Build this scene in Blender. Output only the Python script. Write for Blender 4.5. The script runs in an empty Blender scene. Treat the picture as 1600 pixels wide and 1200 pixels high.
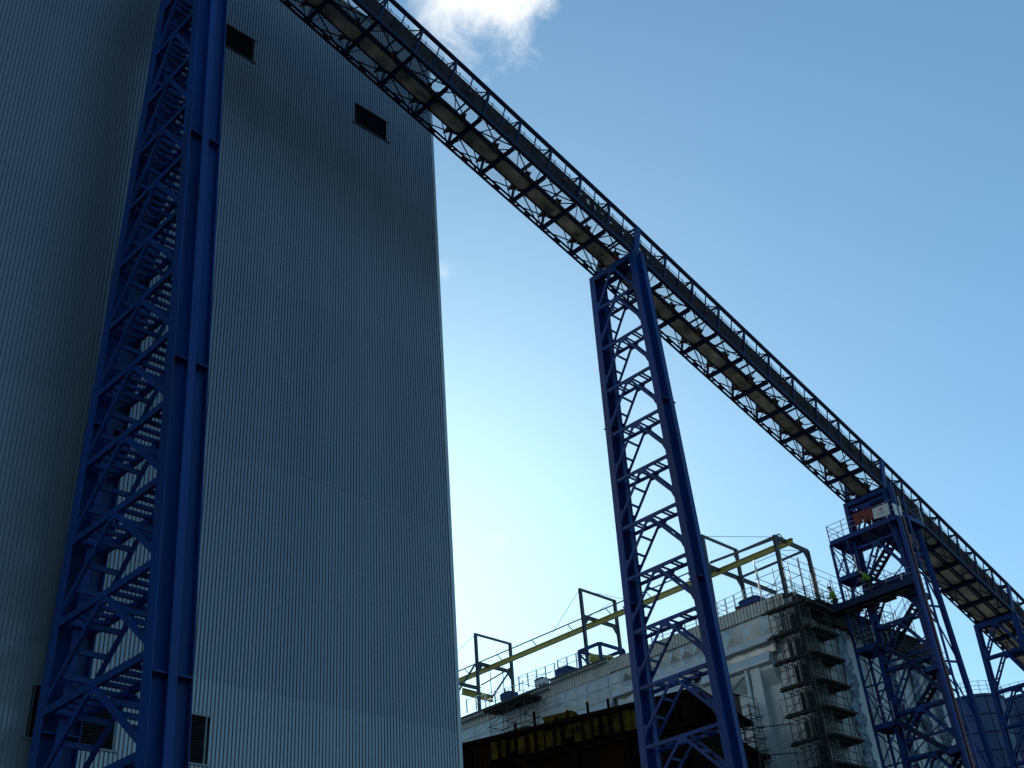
import bpy, math, random
from mathutils import Vector, Matrix
random.seed(7)
R = math.radians
S = bpy.context.scene
COL = S.collection

# ------------------------------------------------------------------ camera
# world: X runs along the conveyor gallery, Y across it, Z up, metres.
# The eye is the origin, the ground lies 1.6 m below it.
FPX, PITCH, ROLL, YAW = 1814.4, 0.5711985, -0.0844230, 0.7502768
FW = Vector((math.cos(YAW)*math.cos(PITCH), math.sin(YAW)*math.cos(PITCH), math.sin(PITCH)))
_rt = FW.cross(Vector((0, 0, 1))).normalized()
_up = _rt.cross(FW)
_c, _s = math.cos(ROLL), math.sin(ROLL)
RT = _c*_rt + _s*_up
UP = -_s*_rt + _c*_up
cam = bpy.data.cameras.new('camera')
camo = bpy.data.objects.new('camera', cam)
COL.objects.link(camo)
cam.sensor_width = 36.0
cam.lens = FPX/1600.0*36.0
cam.clip_start = 0.1
cam.clip_end = 6000
camo.matrix_world = Matrix((
    (RT.x, UP.x, -FW.x, 0), (RT.y, UP.y, -FW.y, 0), (RT.z, UP.z, -FW.z, 0), (0, 0, 0, 1)))
S.camera = camo

# survey helper: where the sight line through a pixel of the 1600x1200 picture meets a known plane
def ray(x, y):
    return FW + (x-800)/FPX*RT - (y-600)/FPX*UP
def PX(x, y, X):
    d = ray(x, y); return d*(X/d.x)
def PY(x, y, Y):
    d = ray(x, y); return d*(Y/d.y)
def PZ(x, y, Z):
    d = ray(x, y); return d*(Z/d.z)

# ------------------------------------------------------------------ sky and sun
SUN_AZ, SUN_EL = 50.0, 25.5            # azimuth measured from +X towards +Y
w = bpy.data.worlds.new('World'); S.world = w; w.use_nodes = True
nt = w.node_tree; nt.nodes.clear()
N = nt.nodes.new; L = nt.links.new
sky = N('ShaderNodeTexSky'); sky.sky_type = 'NISHITA'; sky.sun_disc = False
sky.sun_elevation = R(SUN_EL); sky.sun_rotation = R(90-SUN_AZ)
sky.air_density = 1.0; sky.dust_density = 0.33; sky.ozone_density = 2.4
tc = N('ShaderNodeTexCoord')
def cloud(px, py, radius, scale, lo, hi, seed, stretch=(1, 1, 1)):
    d = ray(px, py).normalized()
    sub = N('ShaderNodeVectorMath'); sub.operation = 'DISTANCE'; sub.inputs[1].default_value = d
    L(tc.outputs['Generated'], sub.inputs[0])
    fall = N('ShaderNodeMapRange'); fall.inputs[1].default_value = radius; fall.inputs[2].default_value = 0.0
    fall.inputs[3].default_value = 0.0; fall.inputs[4].default_value = 1.0
    L(sub.outputs['Value'], fall.inputs[0])
    mp = N('ShaderNodeMapping'); mp.inputs['Location'].default_value = (seed, seed*.7, seed*.3)
    mp.inputs['Scale'].default_value = stretch
    L(tc.outputs['Generated'], mp.inputs[0])
    nz = N('ShaderNodeTexNoise'); nz.inputs['Scale'].default_value = scale; nz.inputs['Detail'].default_value = 9
    nz.inputs['Roughness'].default_value = 0.62; nz.inputs['Distortion'].default_value = 0.25
    L(mp.outputs[0], nz.inputs['Vector'])
    a = N('ShaderNodeMath'); a.operation = 'MULTIPLY_ADD'; a.inputs[1].default_value = 0.9; 
    L(fall.outputs[0], a.inputs[0]); L(nz.outputs['Fac'], a.inputs[2])
    m = N('ShaderNodeMapRange'); m.interpolation_type = 'SMOOTHSTEP'
    m.inputs[1].default_value = lo; m.inputs[2].default_value = hi
    L(a.outputs[0], m.inputs[0])
    g = N('ShaderNodeMath'); g.operation = 'GREATER_THAN'; g.inputs[1].default_value = 0.001
    k = N('ShaderNodeMath'); k.operation = 'MULTIPLY'
    sm = N('ShaderNodeMapRange'); sm.inputs[1].default_value = 0.0; sm.inputs[2].default_value = 0.25
    L(fall.outputs[0], sm.inputs[0])
    L(sm.outputs[0], k.inputs[0]); L(m.outputs[0], k.inputs[1])
    return k.outputs[0]
c1 = cloud(752, -28, 0.115, 19.0, 0.80, 1.34, 3.1)
c2 = cloud(690, 425, 0.035, 40.0, 1.0, 2.3, 8.3)
c3 = cloud(778, 845, 0.03, 45.0, 1.0, 2.6, 5.7)
mx = N('ShaderNodeMath'); mx.operation = 'MAXIMUM'; L(c1, mx.inputs[0]); L(c2, mx.inputs[1])
mx2 = N('ShaderNodeMath'); mx2.operation = 'MAXIMUM'; L(mx.outputs[0], mx2.inputs[0]); L(c3, mx2.inputs[1])
mixc = N('ShaderNodeMix'); mixc.data_type = 'RGBA'
L(mx2.outputs[0], mixc.inputs[0]); mixc.inputs[7].default_value = (7.2, 7.2, 7.1, 1)
bg = N('ShaderNodeBackground'); bg.inputs[1].default_value = 0.15
# white balance of the day: the sky is seen cool and clear
tint = N('ShaderNodeMix'); tint.data_type = 'RGBA'; tint.blend_type = 'MULTIPLY'; tint.inputs[0].default_value = 1.0
tint.inputs[7].default_value = (0.785, 1.11, 1.16, 1)
gam = N('ShaderNodeGamma'); gam.inputs[1].default_value = 0.86
L(sky.outputs[0], gam.inputs[0]); L(gam.outputs[0], tint.inputs[6]); L(tint.outputs[2], mixc.inputs[6])
L(mixc.outputs[2], bg.inputs[0])
wo = N('ShaderNodeOutputWorld'); L(bg.outputs[0], wo.inputs[0])

sun = bpy.data.lights.new('sun', 'SUN'); sun.energy = 3.2; sun.angle = R(0.5); sun.color = (1.0, 0.93, 0.82)
suno = bpy.data.objects.new('sun', sun); COL.objects.link(suno)
sd = Vector((math.cos(R(SUN_AZ))*math.cos(R(SUN_EL)), math.sin(R(SUN_AZ))*math.cos(R(SUN_EL)), math.sin(R(SUN_EL))))
suno.rotation_euler = sd.to_track_quat('Z', 'Y').to_euler()
S.view_settings.view_transform = 'Standard'; S.view_settings.look = 'None'
S.view_settings.exposure = 0.18; S.view_settings.gamma = 1.0
S.render.resolution_x = 1024; S.render.resolution_y = 768
S.render.engine = 'CYCLES'

# ------------------------------------------------------------------ materials
def mat(name, col, rough=0.5, metal=0.0, var=0.12, scale=3.0, spec=0.5, streak=False, bump=0.0, bscale=20):
    m = bpy.data.materials.new(name); m.use_nodes = True
    t = m.node_tree; b = t.nodes['Principled BSDF']
    b.inputs['Roughness'].default_value = rough; b.inputs['Metallic'].default_value = metal
    b.inputs['Specular IOR Level'].default_value = spec
    co = t.nodes.new('ShaderNodeTexCoord')
    mp = t.nodes.new('ShaderNodeMapping')
    if streak: mp.inputs['Scale'].default_value = (1, 1, 0.08)
    t.links.new(co.outputs['Object'], mp.inputs[0])
    n = t.nodes.new('ShaderNodeTexNoise'); n.inputs['Scale'].default_value = scale; n.inputs['Detail'].default_value = 6
    t.links.new(mp.outputs[0], n.inputs['Vector'])
    r = t.nodes.new('ShaderNodeValToRGB')
    r.color_ramp.elements[0].position = 0.3; r.color_ramp.elements[1].position = 0.7
    lo = [max(0, c*(1-var*2)) for c in col]; hi = [min(1, c*(1+var)) for c in col]
    r.color_ramp.elements[0].color = (*lo, 1); r.color_ramp.elements[1].color = (*hi, 1)
    t.links.new(n.outputs['Fac'], r.inputs[0]); t.links.new(r.outputs[0], b.inputs['Base Color'])
    rr = t.nodes.new('ShaderNodeMapRange'); rr.inputs[3].default_value = max(0, rough-.08); rr.inputs[4].default_value = min(1, rough+.1)
    t.links.new(n.outputs['Fac'], rr.inputs[0]); t.links.new(rr.outputs[0], b.inputs['Roughness'])
    if bump:
        n2 = t.nodes.new('ShaderNodeTexNoise'); n2.inputs['Scale'].default_value = bscale; n2.inputs['Detail'].default_value = 4
        t.links.new(co.outputs['Object'], n2.inputs['Vector'])
        bp = t.nodes.new('ShaderNodeBump'); bp.inputs['Strength'].default_value = bump
        t.links.new(n2.outputs['Fac'], bp.inputs['Height']); t.links.new(bp.outputs[0], b.inputs['Normal'])
    return m
M = dict(
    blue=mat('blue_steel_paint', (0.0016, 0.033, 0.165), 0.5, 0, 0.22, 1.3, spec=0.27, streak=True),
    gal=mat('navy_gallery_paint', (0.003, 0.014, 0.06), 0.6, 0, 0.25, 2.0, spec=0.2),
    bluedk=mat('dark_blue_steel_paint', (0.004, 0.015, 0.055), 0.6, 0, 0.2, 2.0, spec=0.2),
    silo=mat('silo_blue_paint', (0.006, 0.028, 0.115), 0.45, 0, 0.2, 0.6, streak=True),
    clad=mat('grey_profiled_cladding', (0.215, 0.229, 0.260), 0.33, 0.65, 0.05, 0.35, streak=True),
    cladlo=mat('grey_profiled_cladding_pale', (0.25, 0.264, 0.29), 0.32, 0.65, 0.05, 0.35, streak=True),
    cladmid=mat('grey_profiled_cladding_mid', (0.203, 0.219, 0.251), 0.33, 0.65, 0.05, 0.35, streak=True),
    trim=mat('grey_flashing', (0.36, 0.39, 0.41), 0.4, 0.4, 0.06, 1.0),
    louver=mat('black_louver', (0.012, 0.016, 0.024), 0.5, 0.2, 0.1),
    lframe=mat('louver_frame_metal', (0.15, 0.17, 0.19), 0.4, 0.5, 0.06),
    cream=mat('cream_plate', (0.40, 0.33, 0.235), 0.6, 0, 0.42, 1.1),
    creamfl=mat('cream_floor_plate', (0.62, 0.55, 0.38), 0.6, 0, 0.35, 0.9),
    belt=mat('black_rubber_belt', (0.02, 0.02, 0.02), 0.8),
    rust=mat('rusty_brown_steel', (0.10, 0.052, 0.028), 0.75, 0, 0.3, 2.5),
    panel=mat('weathered_brown_sheeting', (0.030, 0.022, 0.027), 0.8, 0.0, 0.35, 1.6, spec=0.12),
    galv=mat('galvanised_steel', (0.50, 0.50, 0.50), 0.4, 0.75, 0.1, 4),
    white=mat('white_painted_rail', (0.75, 0.75, 0.72), 0.45, 0, 0.08),
    scaf=mat('scaffold_tube', (0.06, 0.056, 0.05), 0.5, 0.5, 0.2, 4),
    plank=mat('scaffold_planks', (0.035, 0.027, 0.02), 0.85, 0, 0.3, 3),
    yellow=mat('yellow_beam_paint', (0.42, 0.37, 0.09), 0.5, 0, 0.12, 2),
    sheet=mat('white_wall_sheeting', (0.45, 0.465, 0.475), 0.4, 0.15, 0.05, 0.7, streak=True, bump=.05, bscale=2.0),
    foil=mat('silver_foil_panel', (0.40, 0.40, 0.385), 0.32, 0.55, 0.12, 1.2, bump=.2, bscale=3.0),
    fascia=mat('beige_ribbed_fascia', (0.46, 0.43, 0.38), 0.5, 0.2, 0.1, 1.5, streak=True),
    tarp=mat('crumpled_tarpaulin', (0.20, 0.25, 0.34), 0.28, 0.0, 0.2, 1.4),
    dark=mat('dark_debris_netting', (0.018, 0.019, 0.02), 0.9, 0, 0.3, 3),
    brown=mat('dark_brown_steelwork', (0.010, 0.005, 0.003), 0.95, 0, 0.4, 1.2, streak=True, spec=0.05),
    yform=mat('yellow_formwork_board', (0.055, 0.042, 0.004), 0.8, 0, 0.55, 1.6, spec=0.1),
    grey=mat('dark_grey_frame_paint', (0.05, 0.065, 0.085), 0.5, 0.1, 0.15, 3),
    red=mat('red_safety_netting', (0.21, 0.024, 0.014), 0.7, 0, 0.25, 4),
    redrack=mat('maroon_mast_paint', (0.10, 0.015, 0.018), 0.5, 0.1, 0.2, 3),
    signw=mat('white_sign_and_light_spot', (0.62, 0.60, 0.56), 0.5, 0, 0.05, 2),
    signr=mat('red_sign_print', (0.45, 0.03, 0.03), 0.5, 0, 0.05, 2),
    signg=mat('grey_sign_print', (0.18, 0.18, 0.18), 0.5, 0, 0.05, 2),
    hivis=mat('hi_vis_fabric', (0.13, 0.28, 0.012), 0.8, 0, 0.12, 8),
    cloth=mat('dark_work_trousers', (0.018, 0.02, 0.028), 0.9, 0, 0.2, 8),
    skin=mat('skin', (0.45, 0.27, 0.2), 0.55, 0, 0.08, 8),
    ground=mat('gravel_ground', (0.15, 0.145, 0.135), 0.95, 0, 0.25, 0.4, bump=.3, bscale=6),
    roof=mat('roof_membrane', (0.12, 0.12, 0.12), 0.9, 0, 0.2, 0.6),
)
# open steel grating, far finer than a pixel here: part air, part galvanised bar
g = bpy.data.materials.new('open_floor_grating'); g.use_nodes = True
t = g.node_tree; b = t.nodes['Principled BSDF']; b.inputs['Base Color'].default_value = (0.34, 0.36, 0.40, 1)
b.inputs['Metallic'].default_value = 0.3; b.inputs['Roughness'].default_value = 0.5
tr = t.nodes.new('ShaderNodeBsdfTransparent'); mi = t.nodes.new('ShaderNodeMixShader')
co = t.nodes.new('ShaderNodeTexCoord'); nz = t.nodes.new('ShaderNodeTexNoise'); nz.inputs['Scale'].default_value = 5
mr = t.nodes.new('ShaderNodeMapRange'); mr.inputs[3].default_value = .17; mr.inputs[4].default_value = .32
t.links.new(co.outputs['Object'], nz.inputs['Vector']); t.links.new(nz.outputs['Fac'], mr.inputs[0])
t.links.new(mr.outputs[0], mi.inputs[0]); t.links.new(tr.outputs[0], mi.inputs[1]); t.links.new(b.outputs[0], mi.inputs[2])
t.links.new(mi.outputs[0], t.nodes['Material Output'].inputs[0]); M['grating'] = g

# ------------------------------------------------------------------ builders
def tag(o, label=None, cat=None, group=None, kind=None):
    if label: o['label'] = label
    if cat: o['category'] = cat
    if group: o['group'] = group
    if kind: o['kind'] = kind
    return o
def thing(name, label, cat, loc=(0, 0, 0), group=None):
    o = bpy.data.objects.new(name, None); COL.objects.link(o); o.location = loc
    o.empty_display_size = 0.5
    return tag(o, label, cat, group)
def base_of(o):
    while o.parent: o = o.parent
    return Vector(o.location)
class MB:
    def __init__(s): s.v = []; s.f = []; s.mi = []; s.cur = 0
    def quad(s, a, b, c, d):
        n = len(s.v); s.v += [Vector(a), Vector(b), Vector(c), Vector(d)]; s.f.append((n, n+1, n+2, n+3)); s.mi.append(s.cur); return s
    def poly(s, pts):
        n = len(s.v); s.v += [Vector(p) for p in pts]; s.f.append(tuple(range(n, n+len(pts)))); s.mi.append(s.cur); return s
    def hexa(s, p):
        n = len(s.v); s.v += [Vector(q) for q in p]
        for f in ((0, 3, 2, 1), (4, 5, 6, 7), (0, 1, 5, 4), (1, 2, 6, 5), (2, 3, 7, 6), (3, 0, 4, 7)):
            s.f.append(tuple(n+i for i in f)); s.mi.append(s.cur)
        return s
    def box(s, lo, hi):
        x0, y0, z0 = lo; x1, y1, z1 = hi
        return s.hexa([(x0, y0, z0), (x1, y0, z0), (x1, y1, z0), (x0, y1, z0), (x0, y0, z1), (x1, y0, z1), (x1, y1, z1), (x0, y1, z1)])
    def bar(s, p, q, a, b, side=None):
        """box beam p->q; a = size along 'side', b = size along the third axis"""
        p = Vector(p); q = Vector(q); d = (q-p)
        if d.length < 1e-6: return s
        d.normalize()
        sd_ = Vector(side) if side is not None else (Vector((0, 0, 1)) if abs(d.z) < .9 else Vector((1, 0, 0)))
        u = (sd_ - d*sd_.dot(d)).normalized(); v = d.cross(u)
        u = u*(a/2); v = v*(b/2)
        return s.hexa([p-u-v, p+u-v, p+u+v, p-u+v, q-u-v, q+u-v, q+u+v, q-u+v])
    def tube(s, p, q, r, n=6, r2=None):
        p = Vector(p); q = Vector(q); d = (q-p)
        if d.length < 1e-6: return s
        d.normalize(); r2 = r if r2 is None else r2
        u = d.orthogonal().normalized(); v = d.cross(u); k = len(s.v)
        for c, rr_ in ((p, r), (q, r2)):
            for i in range(n):
                a = 2*math.pi*i/n; s.v.append(c+u*(rr_*math.cos(a))+v*(rr_*math.sin(a)))
        for i in range(n):
            j = (i+1) % n; s.f.append((k+i, k+j, k+n+j, k+n+i)); s.mi.append(s.cur)
        s.f.append(tuple(k+n-1-i for i in range(n))); s.mi.append(s.cur)
        s.f.append(tuple(k+n+i for i in range(n))); s.mi.append(s.cur)
        return s
    def path(s, pts, r, n=6):
        for a, b in zip(pts[:-1], pts[1:]): s.tube(a, b, r, n)
        return s
    def ibeam(s, p, q, h, wd, t=0.03, up=(0, 0, 1)):
        p = Vector(p); q = Vector(q); d = (q-p).normalized(); up = Vector(up)
        u = (up-d*up.dot(d)).normalized()
        s.bar(p+u*(h/2-t/2), q+u*(h/2-t/2), t, wd, u); s.bar(p-u*(h/2-t/2), q-u*(h/2-t/2), t, wd, u)
        s.bar(p, q, h-2*t, t, u); return s
    def build(s, name, m, parent=None, smooth=False):
        me = bpy.data.meshes.new(name)
        off = base_of(parent) if parent else Vector((0, 0, 0))
        if parent is None and s.v:
            # origin at the base of the thing
            n = len(s.v); off = Vector((sum(v.x for v in s.v)/n, sum(v.y for v in s.v)/n, min(v.z for v in s.v)))
        me.from_pydata([v-off for v in s.v], [], s.f)
        ms = m if isinstance(m, (list, tuple)) else [m]
        for x in ms: me.materials.append(x)
        if len(ms) > 1: me.polygons.foreach_set('material_index', s.mi)
        if smooth: me.polygons.foreach_set('use_smooth', [True]*len(me.polygons))
        me.update()
        o = bpy.data.objects.new(name, me); COL.objects.link(o)
        if parent: o.parent = parent
        else: o.location = off
        return o
V = Vector

# ------------------------------------------------------------------ ground
GZ = -1.6
gm = MB(); gm.quad((-3000, -3000, GZ), (3000, -3000, GZ), (3000, 3000, GZ), (-3000, 3000, GZ))
tag(gm.build('ground', M['ground']), kind='structure')

# ------------------------------------------------------------------ grey clad storage building
KW = 35.4/36.0
YW, XE, ZT = 35.4, 33.66*KW, 55.6*KW
XL = -12.0
bld = thing('storage_building', 'huge windowless grey building clad in vertical ribbed metal sheets', 'building', ((XL+XE)/2, YW+15, GZ))
PITCHR = 0.158*KW
louvers = [(15.22, 18.05, 11.40, 13.06), (20.2, 21.44, 11.40, 13.04), (19.22, 21.35, 46.55, 48.10), (28.0, 30.12, 46.58, 48.05), (10.4, 12.5, 46.55, 48.10)]
louvers = [tuple(v*KW for v in l_) for l_ in louvers]
rows = [(GZ, 6.0), (6.0, 14.1), (14.1, 23.5), (23.5, 32.6), (32.6, 41.7), (41.7, 50.2), (50.2, ZT)]
wall = MB()
nr = int((XE-0.12-XL)/PITCHR)
x_end = XL+nr*PITCHR
for i in range(nr):
    x0 = XL+i*PITCHR
    x1 = x0+0.100; x2 = x1+0.008; x3 = x0+PITCHR-0.008; x4 = x0+PITCHR
    for k, (za, zb) in enumerate(rows):
        wall.cur = (2, 2, 0, 1, 0, 1, 0)[k]
        yo = YW - 0.006*(k % 2)
        iv = [(za, zb)]
        for (a, b_, c, d) in louvers:
            if x4 > a-0.02 and x0 < b_+0.02:
                nv = []
                for (p, q) in iv:
                    if d <= p or c >= q: nv.append((p, q)); continue
                    if c > p: nv.append((p, c))
                    if d < q: nv.append((d, q))
                iv = nv
        for p, q in iv:
            pr = [(x0, yo), (x1, yo), (x2, yo+.048), (x3, yo+.048), (x4, yo)]
            for (xa, ya), (xb, yb) in zip(pr[:-1], pr[1:]):
                wall.quad((xa, ya, p), (xb, yb, p), (xb, yb, q), (xa, ya, q))
wall.build('ribbed_wall', [M['clad'], M['cladmid'], M['cladlo']], bld)
MB().box((x_end, YW-.02, GZ), (XE, YW+.25, ZT)).build('corner_flashing', M['trim'], bld)
MB().box((XL, YW+.45, GZ), (XE-.05, YW+30, ZT-.3)).build('building_shell', M['trim'], bld)
MB().box((XL, YW-.05, ZT), (XE+.05, YW+30.2, ZT+.25)).build('roof', M['roof'], bld)
for (a, b_, c, d) in louvers:
    fr = MB()
    fr.box((a-.03, YW-.03, d), (b_+.22, YW+.25, d+.06)); fr.box((a-.2, YW-.05, c-.07), (b_+.22, YW+.25, c))
    fr.box((a-.02, YW-.004, c), (a, YW+.25, d)); fr.box((b_, YW-.004, c), (b_+.05, YW+.25, d))
    fo = fr.build('louver_frame', M['lframe'] if c < 20 else M['louver'], bld)
    sl = MB(); n = int((d-c)/.09)
    for k in range(n):
        z = c+(k+.5)*(d-c)/n
        sl.hexa([(a, YW+.06, z-.05), (b_, YW+.06, z-.05), (b_, YW+.16, z+.035), (a, YW+.16, z+.035),
                 (a, YW+.06, z-.04), (b_, YW+.06, z-.04), (b_, YW+.16, z+.045), (a, YW+.16, z+.045)])
    sl.box((a, YW+.2, c), (b_, YW+.22, d))
    sl.build('louver_slats', M['louver'], fo)

# ------------------------------------------------------------------ support towers
YC = 31.48
def support_tower(X0, depth, ztop, half, bars, label, group='blue lattice support towers carrying the conveyor gallery', mid=.52, hv=1.0, stub=.38, paint='blue', bats=(-.93, -.58, -.45, -.13, .13, .45, .58, .93), kink=None, drop=2.12, nb=3, zbot=GZ, fl=0.46, top_bar=True, plates=()):
    t = thing('support_tower', label, 'tower', (X0+depth/2, YC, zbot), group)
    zs = [zbot]+([7.4, kink] if kink else [])+[ztop]
    xf, xr, xm = X0, X0+depth, X0+depth*mid
    for sgn in (-1, 1):
        mb = MB()
        for za, zb in zip(zs[:-1], zs[1:]):
            pa = V((0, YC+sgn*half(za), za)); pb = V((0, YC+sgn*half(zb), zb))
            def at(x, dy=0): return pa+V((x, dy, 0)), pb+V((x, dy, 0))
            for x in (xf+.02, xr-.02):
                p, q = at(x); mb.bar(p, q, .04, fl, (1, 0, 0))
            p, q = at((xf+xr)/2); mb.bar(p, q, depth-.08, .03, (1, 0, 0))
            for s2 in (-1, 1):
                p, q = at(xm, s2*stub/2); mb.bar(p, q, .03, stub-.03, (1, 0, 0))
                p, q = at(xm, s2*stub); mb.bar(p, q, .27 if stub > .3 else .18, .04, (1, 0, 0))
        lg = mb.build('leg', M[paint], t)
        # stiffener plates across the recesses of the leg
        for z in plates:
            y = YC+sgn*half(z)
            for s2 in (-1, 1):
                MB().box((xf+.05, min(y+s2*.03, y+s2*(stub-.05)), z), (xm-.02, max(y+s2*.03, y+s2*(stub-.05)), z+.05)).build('stiffener_plate', M[paint], lg)
                MB().box((xm+.02, min(y+s2*.03, y+s2*(stub-.05)), z), (xr-.05, max(y+s2*.03, y+s2*(stub-.05)), z+.05)).build('stiffener_plate', M[paint], lg)
    xa, xb = xf+.07, xr-.09
    for i, z in enumerate(bars):
        h = half(z)
        cb = MB()
        for x in (xa, xb):
            cb.bar((x, YC-h+.2, z), (x, YC+h-.2, z), .17*hv, .09*hv, (0, 0, 1))
        for f in bats:
            cb.bar((xa, YC+f*h*.9, z-.02), (xb, YC+f*h*.9, z-.02), .10*hv, .06*hv, (0, 0, 1))
        for x in (xa-.035, xb+.035):      # gusset plates: apex and both ends
            cb.hexa([(x-.012, YC-.42, z+.08), (x+.012, YC-.42, z+.08), (x+.012, YC+.42, z+.08), (x-.012, YC+.42, z+.08),
                     (x-.012, YC-.22, z-.30), (x+.012, YC-.22, z-.30), (x+.012, YC+.22, z-.30), (x-.012, YC+.22, z-.30)])
        cb.build('crossbar', M[paint], t)
        if i == len(bars)-1: continue
        zl = z-drop
        for sgn in (-1, 1):
            yb = YC+sgn*(half(zl)-.18); ya = YC+sgn*.14
            db = MB()
            for x in (xa, xb):
                db.bar((x, ya, z-.12), (x, yb, zl), .13*hv, .07*hv, (0, 1, 0))
                db.hexa([(x-.05, yb-sgn*.25, zl+.34), (x-.03, yb-sgn*.25, zl+.34), (x-.03, yb+sgn*.05, zl+.45), (x-.05, yb+sgn*.05, zl+.45),
                         (x-.05, yb-sgn*.05, zl-.2), (x-.03, yb-sgn*.05, zl-.2), (x-.03, yb+sgn*.05, zl-.2), (x-.05, yb+sgn*.05, zl-.2)])
            for k in range(1, nb+1):
                f = k/(nb+1.0)
                p = V((xa, ya+(yb-ya)*f, z-.12+(zl-z+.12)*f)); q = p.copy(); q.x = xb
                db.bar(p, q, .12*hv, .06*hv, (0, 0, 1))
            db.build('diagonal_brace', M[paint], t)
    if top_bar:
        cap = MB()
        for x in (xa+.02, xb-.02): cap.bar((x, YC-half(ztop)+.1, ztop-.15), (x, YC+half(ztop)-.1, ztop-.15), .3, .14, (0, 0, 1))
        cap.build('head_beam', M[paint], t)
    return t

# gallery nodes: (X, height of the lower chord)
GN = [(15.4, 49.57), (43.5, 41.68), (67.7, 34.33), (83.3, 29.1), (101.0, 22.75)]
t1bars = [11.62-2.79*2+2.79*k for k in range(0, 15)][::-1]
T1 = support_tower(14.9, 1.3, 48.6, lambda z: max(1.5, 1.55+.054*(42-max(z, 7.4))), [z+.1 for z in t1bars if z < 48],
                   'massive blue twin-leg lattice tower rising close in front of the grey ribbed building', kink=42.9, fl=.5, nb=3, mid=.45, hv=1.45, drop=2.42, bats=(-.95, -.72, -.52, -.32, -.12, .12, .32, .52, .72, .95), plates=(32.2, 21.7, 11.1, 0.6))
t2bars = [41.3, 39.15]+[36.4-2.745*k for k in range(0, 13)]
T2 = support_tower(42.92, 1.1, 41.55, lambda z: 1.48+.029*(41.7-z), t2bars,
                   'slender blue lattice tower standing alone against the pale sky in mid picture', nb=2, fl=.38, plates=(31.5, 21.4, 11.3))
t3bars = [33.6-2.75*k for k in range(0, 12)]
T3 = support_tower(67.3, .75, 34.2, lambda z: 1.45+.022*(34-z), t3bars,
                   'blue lattice tower wrapped in stairs and landings, with white signs near its top', nb=2, fl=.27, mid=.5, stub=.24, plates=(26., 16.))
z1 = PX(1544, 1027, 83.0).z; z2 = PX(1556, 1081, 83.0).z
t4bars = [z1+(z1-z2)-.2, z1, z2, 2*z2-z1, 3*z2-2*z1, 4*z2-3*z1]
T4 = support_tower(83.0, .62, 29.0, lambda z: 1.42+.034*(29-z), t4bars,
                   'farthest blue lattice tower, at the right edge in front of the silos', nb=3, drop=(z1-z2)*.82, fl=.30, stub=.2, plates=(20., 12.))

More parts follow.
